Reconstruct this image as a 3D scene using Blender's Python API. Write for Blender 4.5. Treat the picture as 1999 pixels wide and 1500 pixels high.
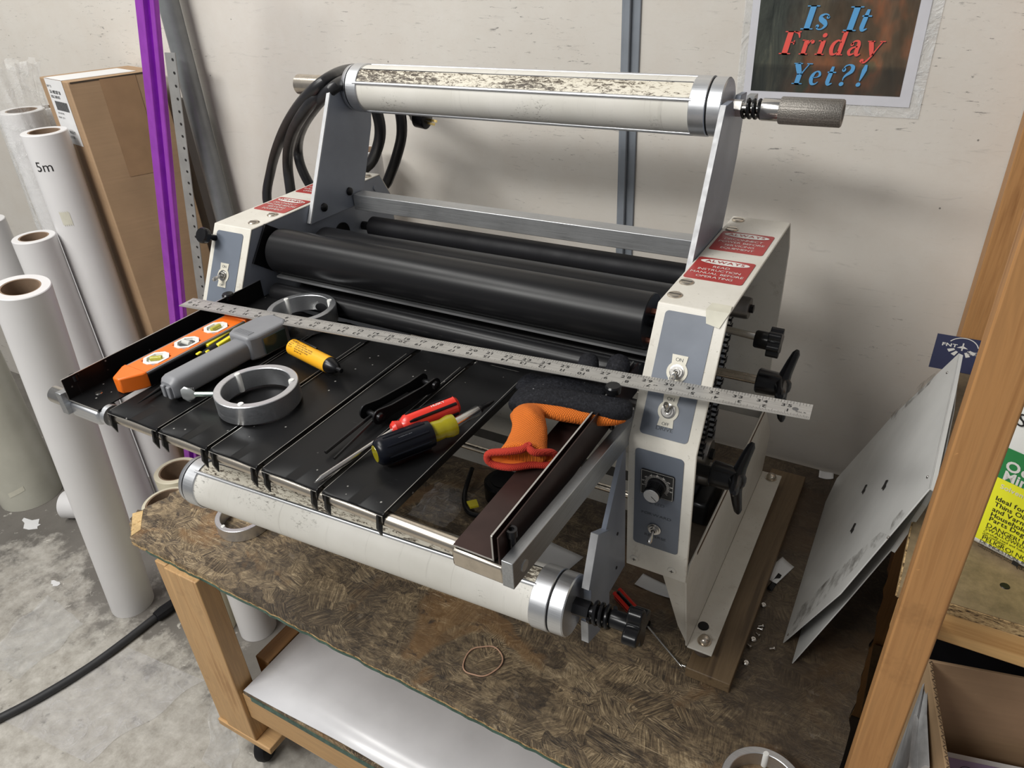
import bpy, bmesh, math, random
from mathutils import Vector, Matrix
random.seed(7)
PI = math.pi
V = Vector
C = bpy.context.scene.collection
for o in list(bpy.data.objects): bpy.data.objects.remove(o)

# ---------------- camera, world, lights, exposure ----------------
F = 1438.0
CAM = V((0, 0, 0.96))
RX = V((0.87037782, 0.48985261, -0.0498686))      # right
RD = V((0.21958788, -0.47681538, -0.85113351))    # down
RF = V((-0.44070809, 0.72985719, -0.52257523))    # forward
cd = bpy.data.cameras.new('camera'); cam = bpy.data.objects.new('camera', cd); C.objects.link(cam)
mw = Matrix.Identity(4)
for i, c in enumerate((RX, -RD, -RF)):
    for r in range(3): mw[r][i] = c[r]
mw.translation = CAM
cam.matrix_world = mw
cd.sensor_fit = 'HORIZONTAL'; cd.sensor_width = 36; cd.lens = F / 1999 * 36; cd.clip_start = 0.02
bpy.context.scene.camera = cam

sc = bpy.context.scene
sc.view_settings.view_transform = 'Standard'; sc.view_settings.look = 'None'
sc.view_settings.gamma = 1; sc.view_settings.use_curve_mapping = False
sc.view_settings.exposure = -0.08
w = bpy.data.worlds.new('world'); sc.world = w; w.use_nodes = True
w.node_tree.nodes['Background'].inputs[0].default_value = (0.97, 0.98, 1.0, 1)
w.node_tree.nodes['Background'].inputs[1].default_value = 0.24

def area(name, loc, target, sx, sy, power, col=(1, 1, 1)):
    l = bpy.data.lights.new(name, 'AREA'); l.shape = 'RECTANGLE'; l.size = sx; l.size_y = sy
    l.energy = power; l.color = col
    o = bpy.data.objects.new(name, l); C.objects.link(o); o.location = loc
    o.rotation_euler = (V(target) - V(loc)).to_track_quat('-Z', 'Y').to_euler()
    return o
area('ceiling_strip_lamp', (-1.55, -1.6, 2.55), (-0.7, 1.0, 0.3), 1.9, 0.4, 84, (1, 0.985, 0.95))
area('ceiling_strip_lamp', (-1.9, -0.1, 2.75), (-1.3, 0.7, 0.0), 2.0, 0.4, 48, (1, 0.985, 0.95))

def at(x, y, ax, v):
    """world point where the sight line of photo pixel (x, y) meets the plane ax = v"""
    d = RX * ((x - 1000) / F) + RD * ((y - 750) / F) + RF
    i = 'xyz'.index(ax); t = (v - CAM[i]) / d[i]
    return CAM + d * t
def onpl(x, y, P, n):
    d = RX * ((x - 1000) / F) + RD * ((y - 750) / F) + RF
    return CAM + d * ((P - CAM).dot(n) / d.dot(n))

# ---------------- materials ----------------
class NT:
    def __init__(s, name):
        s.m = bpy.data.materials.new(name); s.m.use_nodes = True; s.t = s.m.node_tree
        s.b = s.t.nodes['Principled BSDF']; s.out = s.t.nodes['Material Output']
    def n(s, t, **k):
        x = s.t.nodes.new(t)
        for a, b in k.items(): setattr(x, a, b)
        return x
    def l(s, a, b): s.t.links.new(a, b)
    def coord(s, scale=(1, 1, 1), rot=(0, 0, 0), loc=(0, 0, 0)):
        tc = s.n('ShaderNodeTexCoord'); mp = s.n('ShaderNodeMapping')
        mp.inputs['Scale'].default_value = scale; mp.inputs['Rotation'].default_value = rot; mp.inputs['Location'].default_value = loc
        s.l(tc.outputs['Object'], mp.inputs[0]); return mp.outputs[0]
    def noise(s, vec, scale, detail=4, rough=.55, dist=0):
        x = s.n('ShaderNodeTexNoise'); x.inputs['Scale'].default_value = scale; x.inputs['Detail'].default_value = detail
        x.inputs['Roughness'].default_value = rough; x.inputs['Distortion'].default_value = dist
        if vec is not None: s.l(vec, x.inputs['Vector'])
        return x.outputs[0]
    def voro(s, vec, scale, feat='F1', out='Color', rand=1):
        x = s.n('ShaderNodeTexVoronoi', feature=feat); x.inputs['Scale'].default_value = scale; x.inputs['Randomness'].default_value = rand
        if vec is not None: s.l(vec, x.inputs['Vector'])
        return x.outputs[out]
    def ramp(s, fac, stops, interp='LINEAR'):
        x = s.n('ShaderNodeValToRGB'); x.color_ramp.interpolation = interp
        e = x.color_ramp.elements
        while len(e) < len(stops): e.new(.5)
        for q, (p, c) in zip(e, stops):
            q.position = p
            q.color = (c, c, c, 1) if not hasattr(c, '__len__') else (*c, 1)
        s.l(fac, x.inputs[0]); return x.outputs[0]
    def mix(s, fac, a, b, mode='MIX'):
        x = s.n('ShaderNodeMix', data_type='RGBA', blend_type=mode)
        for sock, v in ((x.inputs[0], fac), (x.inputs[6], a), (x.inputs[7], b)):
            if isinstance(v, (int, float)): sock.default_value = v
            elif isinstance(v, tuple): sock.default_value = (*v, 1)
            else: s.l(v, sock)
        return x.outputs[2]
    def math(s, op, a, b=0):
        x = s.n('ShaderNodeMath', operation=op)
        for sock, v in ((x.inputs[0], a), (x.inputs[1], b)):
            if isinstance(v, (int, float)): sock.default_value = v
            else: s.l(v, sock)
        return x.outputs[0]
    def sep(s, vec):
        x = s.n('ShaderNodeSeparateXYZ'); s.l(vec, x.inputs[0]); return x.outputs
    def bump(s, h, strength=.3, dist=.002):
        x = s.n('ShaderNodeBump'); x.inputs['Strength'].default_value = strength; x.inputs['Distance'].default_value = dist
        s.l(h, x.inputs['Height']); s.l(x.outputs[0], s.b.inputs['Normal'])
    def base(s, v):
        if isinstance(v, tuple): s.b.inputs['Base Color'].default_value = (*v, 1)
        else: s.l(v, s.b.inputs['Base Color'])
    def rough(s, v):
        if isinstance(v, (int, float)): s.b.inputs['Roughness'].default_value = v
        else: s.l(v, s.b.inputs['Roughness'])
    def metal(s, v=1.0): s.b.inputs['Metallic'].default_value = v
    def set(s, k, v): s.b.inputs[k].default_value = v

def plain(name, col, rough=.5, metal=0, spec=None, var=.12, vs=30, bump=0):
    s = NT(name)
    c = s.coord()
    n = s.noise(c, vs, 5)
    dark = tuple(x * (1 - var) for x in col); lite = tuple(min(1, x * (1 + var)) for x in col)
    s.base(s.ramp(n, [(.3, dark), (.7, lite)]))
    s.rough(s.ramp(n, [(.3, min(1, rough * 1.12)), (.7, rough * .9)])); s.metal(metal)
    if spec is not None: s.set('Specular IOR Level', spec)
    if bump: s.bump(s.noise(c, vs * 8, 3), bump, .0006)
    return s.m

def m_wall():
    s = NT('painted wallboard'); c = s.coord()
    big = s.noise(c, 1.6, 4); fine = s.noise(c, 14, 6, .7)
    col = s.ramp(big, [(.3, (.56, .525, .475)), (.7, (.66, .63, .58))])
    col = s.mix(s.ramp(fine, [(.35, .16), (.6, 0.0)]), col, (.5, .42, .34))
    cs = s.coord((9, 9, 60)); sm = s.noise(cs, 1.2, 6, .7, 1.5)     # rubbed horizontal smears
    col = s.mix(s.ramp(sm, [(.60, 0.0), (.78, .35)]), col, (.2, .19, .18))
    reg = s.noise(s.coord(loc=(3, 0, 1)), 2.3, 2)
    cs2 = s.coord((30, 30, 160), (0, .15, 0)); scr = s.noise(cs2, 1, 8, .75, .6)
    scm = s.math('MULTIPLY', s.ramp(scr, [(.60, 0.0), (.66, .9)]), s.ramp(reg, [(.50, 0.0), (.62, 1.0)]))
    col = s.mix(scm, col, (.12, .115, .11))
    v = s.voro(s.coord((1, 1, 1)), 17, 'F1', 'Distance')
    col = s.mix(s.ramp(v, [(.022, .8), (.034, 0.0)]), col, (.1, .09, .08))
    s.base(col); s.rough(.62); s.bump(s.noise(c, 180, 4), .12, .002); return s.m

def m_concrete():
    s = NT('dusty concrete floor'); c = s.coord()
    x, y, z = s.sep(c)
    base = s.ramp(s.noise(c, 3, 6, .6), [(.3, (.115, .105, .092)), (.7, (.2, .185, .165))])
    # pale dust trodden over the near part of the floor
    g = s.math('ADD', s.math('MULTIPLY', y, -2.6), s.math('MULTIPLY', s.noise(c, 5, 8, .72), 3.0))
    dust = s.ramp(g, [(.02, 0.0), (.14, .9)])
    g2 = s.n('ShaderNodeMapRange'); s.l(g, g2.inputs[0]); g2.inputs[1].default_value = -.55; g2.inputs[2].default_value = .35
    dust = s.ramp(g2.outputs[0], [(.25, 0.0), (.55, .75), (.9, .95)])
    col = s.mix(dust, base, s.ramp(s.noise(c, 22, 6, .75), [(.3, (.30, .275, .235)), (.65, (.55, .525, .475))]))
    fl = s.noise(c, 26, 7, .72, .8)
    col = s.mix(s.ramp(fl, [(.63, 0.0), (.68, .8)]), col, (.62, .59, .53))
    dk = s.noise(s.coord(loc=(5, 2, 0)), 16, 6, .7)
    col = s.mix(s.ramp(dk, [(.62, 0.0), (.70, .75)]), col, (.1, .09, .078))
    s.base(col); s.rough(s.ramp(fl, [(.3, .45), (.7, .8)])); s.bump(fl, .2, .003); return s.m

def m_osb():
    s = NT('worn strand board')
    def fib(rot, off, sc=3.2, st=(7, 120)):
        return s.noise(s.coord((st[0], st[1], 7), (0, 0, rot), off), sc, 6, .72, .9)
    wob = s.n('ShaderNodeTexNoise'); wob.inputs['Scale'].default_value = 24; wob.inputs['Detail'].default_value = 3; s.l(s.coord(), wob.inputs['Vector'])
    d = s.n('ShaderNodeVectorMath', operation='MULTIPLY_ADD'); s.l(wob.outputs['Color'], d.inputs[0]); d.inputs[1].default_value = (.05, .05, 0); s.l(s.coord((1, 1.5, 1), (0, 0, .5)), d.inputs[2])
    v = s.n('ShaderNodeTexVoronoi'); v.inputs['Scale'].default_value = 22; s.l(d.outputs[0], v.inputs['Vector'])
    sp = s.n('ShaderNodeSeparateColor'); s.l(v.outputs['Color'], sp.inputs[0])
    def rotfib(ang, sc, st, off):
        vr = s.n('ShaderNodeVectorRotate', rotation_type='Z_AXIS'); s.l(s.coord(loc=off), vr.inputs['Vector']); s.l(ang, vr.inputs['Angle'])
        mp = s.n('ShaderNodeMapping'); mp.inputs['Scale'].default_value = (st[0], st[1], 5); s.l(vr.outputs[0], mp.inputs[0])
        return s.noise(mp.outputs[0], sc, 6, .72, .8)
    f1 = rotfib(s.math('MULTIPLY', sp.outputs[1], 2.6), 3.0, (9, 110), (0, 0, 0))
    v2 = s.n('ShaderNodeTexVoronoi'); v2.inputs['Scale'].default_value = 46; s.l(d.outputs[0], v2.inputs['Vector'])
    sp2 = s.n('ShaderNodeSeparateColor'); s.l(v2.outputs['Color'], sp2.inputs[0])
    f2 = rotfib(s.math('MULTIPLY', sp2.outputs[1], 3.1), 3.0, (16, 190), (4, 2, 0))
    f = s.mix(s.ramp(sp.outputs[2], [(.48, 0.0), (.52, 1.0)]), f1, f2)
    f = s.mix(s.ramp(s.noise(s.coord(loc=(6, 6, 0)), 7, 4), [(.42, .62), (.58, .0)]), f, s.noise(s.coord((1, 2.2, 1), (0, 0, .6)), 34, 7, .75, 1.0))
    soft = s.noise(s.coord(loc=(3, 3, 0)), 60, 5, .75)
    tone = s.math('ADD', s.math('MULTIPLY', f, .80), s.math('ADD', s.math('MULTIPLY', sp.outputs[0], .09), s.math('MULTIPLY', soft, .16)))
    col = s.ramp(tone, [(.40, (.026, .019, .013)), (.475, (.078, .055, .034)), (.53, (.160, .115, .068)), (.59, (.29, .215, .125)), (.67, (.58, .45, .28))])
    am = s.noise(s.coord(loc=(.4, 3, 0)), 5.0, 4, .6, .6)
    col = s.mix(s.ramp(am, [(.54, 0.0), (.60, .55)]), col, (.24, .125, .045))
    st = s.noise(s.coord((6, 150, 6), (0, 0, .85), (9, 9, 0)), 3.0, 5, .7, 1.6)     # pale raised splinters
    st2 = s.noise(s.coord((6, 150, 6), (0, 0, .1), (5, 2, 0)), 2.6, 5, .7, 1.8)
    stz = s.ramp(s.noise(s.coord(loc=(8, 2, 0)), 4.5, 3), [(.45, 0.0), (.55, 1.0)])
    col = s.mix(s.math('MULTIPLY', s.ramp(s.math('MAXIMUM', st, st2), [(.60, 0.0), (.65, .85)]), stz), col, (.56, .44, .28))
    gr = s.noise(s.coord(loc=(7, 1, 0)), 3.0, 6, .65, .4)
    col = s.mix(s.ramp(gr, [(.44, 0.0), (.66, .60)]), col, (.040, .031, .024))
    g2 = s.noise(s.coord((1, 2.5, 1), (0, 0, .5), (2, 9, 0)), 20, 7, .78, .6)
    col = s.mix(s.ramp(g2, [(.56, 0.0), (.64, .8)]), col, (.035, .028, .024))
    x, y, z = s.sep(s.coord())
    # darker brown towards the right rear of the board, with a ragged border
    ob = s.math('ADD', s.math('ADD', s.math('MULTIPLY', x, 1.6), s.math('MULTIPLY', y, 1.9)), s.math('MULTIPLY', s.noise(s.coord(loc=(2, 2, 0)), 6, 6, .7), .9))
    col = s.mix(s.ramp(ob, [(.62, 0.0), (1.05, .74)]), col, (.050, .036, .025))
    ds = s.noise(s.coord(loc=(1, 5, 0)), 30, 6, .78)
    col = s.mix(s.ramp(ds, [(.60, 0.0), (.72, .35)]), col, (.36, .31, .25))
    s.base(col); s.rough(s.ramp(gr, [(.4, .46), (.7, .70)]))
    s.bump(s.math('ADD', f, s.math('MULTIPLY', g2, .5)), .55, .0025); return s.m

def m_wood(name, c1, c2, axis=2, scale=1.0, rough=.55, knots=False):
    s = NT(name)
    sca = [14, 14, 14]; sca[axis] = 1.1
    cc = s.coord(tuple(q * scale for q in sca))
    g = s.noise(cc, 1.6, 4, .6, 1.6)
    sb = [60, 60, 60]; sb[axis] = 2.0
    fine = s.noise(s.coord(tuple(sb)), 2, 4, .6, .3)
    t = s.math('ADD', s.math('MULTIPLY', g, .7), s.math('MULTIPLY', fine, .35))
    col = s.ramp(t, [(.36, c2), (.50, c1), (.56, tuple(x * .86 for x in c1)), (.66, tuple(min(1, x * 1.12) for x in c1))])
    sp = s.noise(s.coord(loc=(3, 1, 4)), 38, 5, .7, 1)
    col = s.mix(s.ramp(sp, [(.68, 0.0), (.73, .6)]), col, tuple(min(1, x * 1.7) for x in c1))
    d = s.noise(s.coord(loc=(1, 8, 4)), 9, 5, .7)
    col = s.mix(s.ramp(d, [(.62, 0.0), (.78, .45)]), col, tuple(x * .35 for x in c2))
    if knots:
        v = s.voro(s.coord((1, 1, 1), loc=(.31, .2, .1)), 5.5, 'F1', 'Distance')
        col = s.mix(s.ramp(v, [(.05, .85), (.13, 0.0)]), col, (.16, .07, .02))
    s.base(col); s.rough(rough); s.bump(t, .15, .001); return s.m

def m_cream():
    s = NT('cream enamel'); c = s.coord()
    n = s.noise(c, 9, 6, .65)
    col = s.ramp(n, [(.3, (.60, .57, .50)), (.6, (.70, .675, .61))])
    d = s.noise(s.coord(loc=(4, 4, 1)), 26, 7, .75, .5)
    col = s.mix(s.ramp(d, [(.60, 0.0), (.74, .55)]), col, (.30, .245, .17))
    sp = s.noise(s.coord(loc=(2, 8, 1)), 260, 3, .6)
    col = s.mix(s.ramp(sp, [(.66, 0.0), (.72, .5)]), col, (.24, .21, .17))
    s.base(col); s.rough(.38); s.bump(s.noise(c, 500, 2), .12, .0006); return s.m

def m_brushed(name, col, rough=.33, axis=0, var=.25):
    s = NT(name)
    sca = [500, 500, 500]; sca[axis] = 12
    n = s.noise(s.coord(tuple(sca)), 1, 3, .6)
    b = s.noise(s.coord(), 12, 5, .65)
    t = s.math('ADD', s.math('MULTIPLY', n, .5), s.math('MULTIPLY', b, .5))
    s.base(s.ramp(t, [(.35, tuple(x * (1 - var) for x in col)), (.65, col)])); s.metal(1)
    s.rough(s.ramp(t, [(.3, rough * 1.35), (.7, rough * .8)])); s.bump(n, .05, .0005); return s.m

def m_black():
    s = NT('black enamel sheet'); c = s.coord()
    n = s.noise(c, 6, 5)
    col = s.ramp(n, [(.3, (.007, .007, .0075)), (.7, (.012, .012, .0125))])
    sp = s.voro(c, 60, 'F1', 'Distance'); gate = s.noise(c, 9, 3)
    k = s.math('MULTIPLY', s.ramp(sp, [(.05, 1.0), (.09, 0.0)]), s.ramp(gate, [(.52, 0.0), (.56, .8)]))
    col = s.mix(k, col, (.35, .34, .32))
    sr = s.noise(s.coord((8, 300, 1), (0, 0, .9)), 2, 4, .7, 1.5)
    col = s.mix(s.ramp(sr, [(.70, 0.0), (.74, .25)]), col, (.3, .3, .3))
    s.base(col); s.rough(s.ramp(n, [(.3, .28), (.7, .42)])); s.set('Specular IOR Level', .15); return s.m

def m_mandrel():
    s = NT('scuffed white paper sleeve'); c = s.coord()
    col = s.ramp(s.noise(c, 8, 5), [(.3, (.62, .60, .54)), (.7, (.74, .72, .67))])
    ln = s.noise(s.coord((130, 5, 5)), 1, 6, .8, .4)
    col = s.mix(s.ramp(ln, [(.58, 0.0), (.72, .38)]), col, (.25, .23, .20))
    gate = s.noise(s.coord(loc=(6, 0, 2)), 9, 3)
    sc_ = s.noise(s.coord((1.2, 2.2, 2.2)), 120, 6, .8, .5)
    k = s.math('MULTIPLY', s.ramp(sc_, [(.56, 0.0), (.60, 1.0)]), s.ramp(gate, [(.58, 0.0), (.66, .9)]))
    col = s.mix(k, col, (.13, .12, .10))
    s.base(col); s.rough(.5); return s.m
def m_glue():
    s = NT('old glue residue strip')
    sc_ = s.noise(s.coord((2, 6, 6)), 46, 7, .8, .8)
    gate = s.noise(s.coord(loc=(2, 3, 3)), 7, 2)
    t = s.math('ADD', s.math('MULTIPLY', sc_, .75), s.math('MULTIPLY', gate, .3))
    s.base(s.ramp(t, [(.44, (.70, .66, .56)), (.535, (.66, .61, .50)), (.56, (.10, .075, .05)), (.64, (.055, .045, .035))]))
    s.rough(.6); return s.m

def m_card(name='corrugated cardboard', col=(.36, .235, .135)):
    s = NT(name); c = s.coord()
    n = s.noise(c, 5, 5)
    f = s.noise(s.coord((3, 3, 160)), 1, 3)
    cc = s.ramp(s.math('ADD', s.math('MULTIPLY', n, .8), s.math('MULTIPLY', f, .2)), [(.35, tuple(x * .85 for x in col)), (.65, tuple(x * 1.12 for x in col))])
    sp = s.noise(s.coord((1, 1, 2)), 60, 6, .75, .8)
    cc = s.mix(s.ramp(sp, [(.66, 0.0), (.74, .35)]), cc, (.55, .42, .30))
    s.base(cc); s.rough(.75); s.bump(f, .15, .0015); return s.m

def m_film(name, alpha, col=(.9, .9, .92), rough=.12):
    s = NT(name); c = s.coord()
    n = s.noise(c, 14, 6, .7, 2.0)
    s.base(col); s.rough(rough)
    s.l(s.ramp(n, [(.35, alpha * .55), (.55, alpha), (.72, min(1, alpha * 2.2))]), s.b.inputs['Alpha'])
    s.bump(n, .9, .008); return s.m

def m_knit(name, col, sc=330):
    s = NT(name); c = s.coord()
    wv = s.n('ShaderNodeTexWave'); wv.inputs['Scale'].default_value = sc / 2; wv.inputs['Distortion'].default_value = 2.5; s.l(s.coord(rot=(0, 0, .35)), wv.inputs['Vector'])
    wv2 = s.n('ShaderNodeTexWave', bands_direction='Y'); wv2.inputs['Scale'].default_value = sc / 2.4; s.l(s.coord(rot=(0, 0, .35)), wv2.inputs['Vector'])
    t = s.math('MULTIPLY', wv.outputs[1], wv2.outputs[1])
    s.base(s.mix(t, tuple(x * .5 for x in col), col)); s.rough(.9); s.bump(t, .7, .0012)
    return s.m

def m_crinkle():
    s = NT('black crinkle latex'); c = s.coord()
    n = s.noise(c, 330, 5, .75)
    col = s.ramp(n, [(.35, (.006, .006, .008)), (.62, (.020, .021, .026)), (.76, (.09, .09, .10))])
    g = s.noise(c, 40, 3); k = s.math('MULTIPLY', s.ramp(s.noise(c, 420, 3), [(.66, 0.0), (.7, .7)]), s.ramp(g, [(.55, 0.0), (.65, 1.0)]))
    s.base(s.mix(k, col, (.5, .5, .5))); s.set('Specular IOR Level', .15); s.rough(.62); s.bump(n, .8, .0015); return s.m

def m_steelrule():
    s = NT('satin rule aluminium')
    n = s.noise(s.coord((30, 400, 30)), 1, 4)
    s.base(s.ramp(n, [(.3, (.47, .46, .44)), (.7, (.60, .59, .565))])); s.metal(.75); s.rough(.42); return s.m

def m_chip(name, col):
    s = NT(name); c = s.coord()
    n = s.noise(c, 12, 6, .7); f = s.noise(c, 90, 4, .7)
    cc = s.ramp(s.math('ADD', s.math('MULTIPLY', n, .6), s.math('MULTIPLY', f, .4)), [(.36, tuple(x * .62 for x in col)), (.52, col), (.66, tuple(x * 1.35 for x in col))])
    st = s.noise(s.coord(loc=(3, 3, 3)), 4, 4)
    cc = s.mix(s.ramp(st, [(.5, 0.0), (.7, .6)]), cc, (.10, .075, .045))
    s.base(cc); s.rough(.6); return s.m
def m_chipedge():
    s = NT('broken chipboard edge')
    f = s.noise(s.coord((60, 60, 260)), 2, 5, .75)
    s.base(s.ramp(f, [(.40, (.06, .035, .015)), (.48, (.42, .27, .12)), (.60, (.68, .48, .24))])); s.rough(.8); s.bump(f, .8, .003); return s.m

def m_art():
    s = NT('poster picture print'); c = s.coord()
    x, y, z = s.sep(c)
    wood = s.noise(s.coord((14, 1, 3)), 3, 6, .7, .6)
    col = s.ramp(wood, [(.35, (.018, .022, .020)), (.55, (.055, .062, .052)), (.7, (.12, .115, .085))])
    warm = s.ramp(x, [(.05, 0.0), (.115, .75)])
    bl = s.noise(s.coord((8, 1, 5)), 2.2, 3)
    col = s.mix(s.math('MULTIPLY', warm, .8), col, s.ramp(bl, [(.35, (.07, .045, .025)), (.5, (.13, .08, .045)), (.62, (.33, .12, .05)), (.7, (.12, .13, .07))]))
    fur = s.noise(s.coord((60, 1, 14)), 2, 6, .7, 1.0)
    n2 = s.noise(s.coord((6, 1, 6)), 3, 4)
    top = s.math('ADD', z, s.math('MULTIPLY', n2, .05))
    k = s.ramp(top, [(.175, 0.0), (.20, 1.0)])
    col = s.mix(k, col, s.ramp(fur, [(.4, (.03, .03, .035)), (.6, (.09, .085, .08)), (.72, (.3, .28, .25))]))
    ledge = s.ramp(z, [(.054, 1.0), (.056, 0.0)])
    col = s.mix(s.math('MULTIPLY', ledge, .55), col, (.018, .02, .02))
    s.base(col); s.rough(.25); return s.m

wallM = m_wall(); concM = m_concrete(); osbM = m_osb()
osbEdge = m_chipedge()
pineM = m_wood('honey pine upright', (.52, .315, .14), (.36, .195, .075), 2)
pineX = m_wood('honey pine board', (.50, .30, .13), (.34, .185, .07), 0)
pineY = m_wood('pale pine rail', (.66, .40, .16), (.46, .235, .075), 0, .7, knots=True)
postM = m_wood('orange varnished stud', (.42, .21, .075), (.26, .115, .035), 2)
blockM = m_wood('dirty wooden runner', (.17, .115, .062), (.085, .055, .03), 1)
creamM = m_cream()
greyM = plain('blue grey panel print', (.125, .145, .18), .42, var=.10, vs=14)
plateM = plain('grey painted plate', (.27, .30, .36), .40, .25, var=.12, vs=10)
aluM = m_brushed('brushed aluminium', (.74, .755, .78), .36, 0, .15)
aluD = m_brushed('dull aluminium bar', (.60, .61, .62), .48, 0)
aluY = m_brushed('dull aluminium side bar', (.52, .54, .57), .36, 1)
aluE = plain('sawn aluminium edge', (.50, .505, .515), .6, .3, var=.06, vs=90)
steelM = m_brushed('polished steel', (.62, .60, .57), .2, 0)
knurlM = NT('knurled steel'); _c = knurlM.coord((1, 1, 1)); _v = knurlM.voro(_c, 520, 'F1', 'Distance', .3)
knurlM.base(knurlM.ramp(_v, [(.2, (.16, .15, .135)), (.6, (.31, .29, .265))])); knurlM.metal(.8); knurlM.rough(.55); knurlM.bump(_v, .6, .001); knurlM = knurlM.m
nickelM = plain('warm nickel rod', (.60, .54, .46), .26, 1, var=.15, vs=60)
chromeM = plain('chrome', (.62, .61, .59), .22, 1, var=.05)
blackM = m_black()
rubberM = plain('black roller rubber', (.010, .010, .011), .32, spec=.2, var=.2, vs=7)
rubberD = plain('matt black rubber', (.010, .010, .012), .55, spec=.2, var=.2, vs=20)
plasM = plain('black plastic', (.007, .007, .008), .24, spec=.3, var=.2)
mandM = m_mandrel(); glueM = m_glue()
redL = plain('red label film', (.36, .035, .032), .38, var=.1, vs=20)
whiteP = plain('white print', (.72, .70, .66), .5, var=.05)
blackP = plain('black print', (.012, .012, .012), .5, var=.05)
darkP = plain('dark grey print', (.035, .04, .05), .5, var=.05)
paperM = plain('white paper', (.72, .72, .72), .55, var=.06, vs=8)
vinylM = plain('white vinyl roll', (.70, .69, .69), .38, var=.05, vs=4)
creamV = plain('cream masking roll', (.70, .65, .50), .5, var=.08, vs=6)
coreM = plain('brown card core', (.23, .155, .10), .8, var=.2, vs=20)
cardM = m_card(); cardL = m_card('light cardboard', (.44, .295, .165))
orangeM = plain('orange plastic', (.86, .17, .012), .38, var=.06)
levelGrey = plain('grey level rail', (.22, .22, .23), .45, .3)
whitePl = plain('white plastic', (.78, .78, .75), .35, var=.04)
vialM = plain('yellow spirit vial', (.45, .42, .06), .1, var=.05)
yellowM = plain('yellow plastic', (.82, .70, .03), .35, var=.05)
amberY = plain('amber yellow plastic', (.86, .42, .018), .38, var=.05)
toolGrey = plain('grey tool plastic', (.22, .225, .24), .42, var=.08, vs=20)
redPl = plain('red plastic handle', (.68, .035, .022), .25, var=.08)
navyM = plain('navy black grip', (.004, .005, .009), .3, spec=.25, var=.2)
amberM = NT('amber acetate'); amberM.base((.42, .36, .015)); amberM.rough(.12); amberM.set('Transmission Weight', .35); amberM.set('IOR', 1.45); amberM = amberM.m
darkSt = plain('black oxide steel', (.03, .03, .032), .32, .8, var=.2)
orangeK = m_knit('orange knit', (.95, .22, .015)); redK = m_knit('red overlock hem', (.72, .045, .02), 500)
crinkM = m_crinkle(); ruleM = m_steelrule()
greenM = plain('green edge tape', (.035, .085, .065), .45, var=.4, vs=90)
purpleM = plain('purple anodised channel', (.44, .085, .62), .3, .55, var=.1)
pipeM = plain('grey painted pipe', (.20, .21, .215), .35, .3, var=.1)
conduitM = plain('grey steel strip', (.24, .265, .30), .45, .3, var=.14, vs=12)
cableM = plain('black floor cable', (.022, .022, .024), .55, var=.2)
cordM = plain('black cord jacket', (.013, .013, .015), .36, var=.2)
brassM = plain('brass', (.60, .45, .18), .3, 1)
chipM = m_chip('stained chipboard', (.27, .195, .11))
whiteSheet = plain('white laminate sheet', (.68, .68, .70), .22, var=.10, vs=6)
coverM = plain('pale grey side cover enamel', (.56, .56, .545), .35, var=.10, vs=7)
filmM = m_film('clear plastic film', .22); bagM = m_film('clear plastic bag', .13)
navyC = plain('navy card', (.035, .04, .09), .5, var=.04)
greenC = plain('green label', (.02, .22, .06), .4, var=.04)
labY = plain('yellow label', (.86, .86, .03), .4, var=.03)
lilacM = plain('lilac label print', (.36, .28, .45), .5, var=.04); pinkM = plain('pink label print', (.66, .38, .48), .5, var=.04)
blueT = plain('blue lettering', (.10, .33, .62), .35, var=.03); redT = plain('coral lettering', (.75, .10, .08), .35, var=.03)
rustM = plain('rusty rubber foot', (.10, .075, .06), .7, var=.3, vs=60)
bandM = plain('tan rubber band', (.50, .30, .20), .6, var=.05)
grimeM = m_chip('oily grime pan', (.06, .045, .032)); tapeM = plain('masking tape', (.62, .60, .50), .6, var=.08)
maroonM = plain('worn black enamel with reflection tint', (.030, .016, .014), .38, spec=.25, var=.35, vs=16)  # reddish tint is a reflection painted into the right channel's worn enamel
artM = m_art(); amberPatch = None
ledgeM = plain('dark box interior', (.05, .05, .052), .5)

# ---------------- mesh helpers ----------------
ORG = {}
_glyph = {}
def glyph(ch, bold=0.0):
    k = (ch, bold)
    if k not in _glyph:
        cu = bpy.data.curves.new('t', 'FONT'); cu.body = ch; cu.size = 1; cu.resolution_u = 3; cu.fill_mode = 'FRONT'; cu.offset = bold
        o = bpy.data.objects.new('t', cu)
        me = bpy.data.meshes.new_from_object(o)
        vs = [v.co.copy() for v in me.vertices]; fs = [tuple(p.vertices) for p in me.polygons]
        bpy.data.objects.remove(o); bpy.data.meshes.remove(me); bpy.data.curves.remove(cu)
        xs = [v.x for v in vs] or [0]
        _glyph[k] = (vs, fs, min(xs), max(xs))
    return _glyph[k]

def frame(d):
    d = V(d).normalized(); a = V((0, 0, 1)) if abs(d.z) < .9 else V((1, 0, 0))
    u = d.cross(a).normalized(); return u, d.cross(u).normalized(), d

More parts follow.
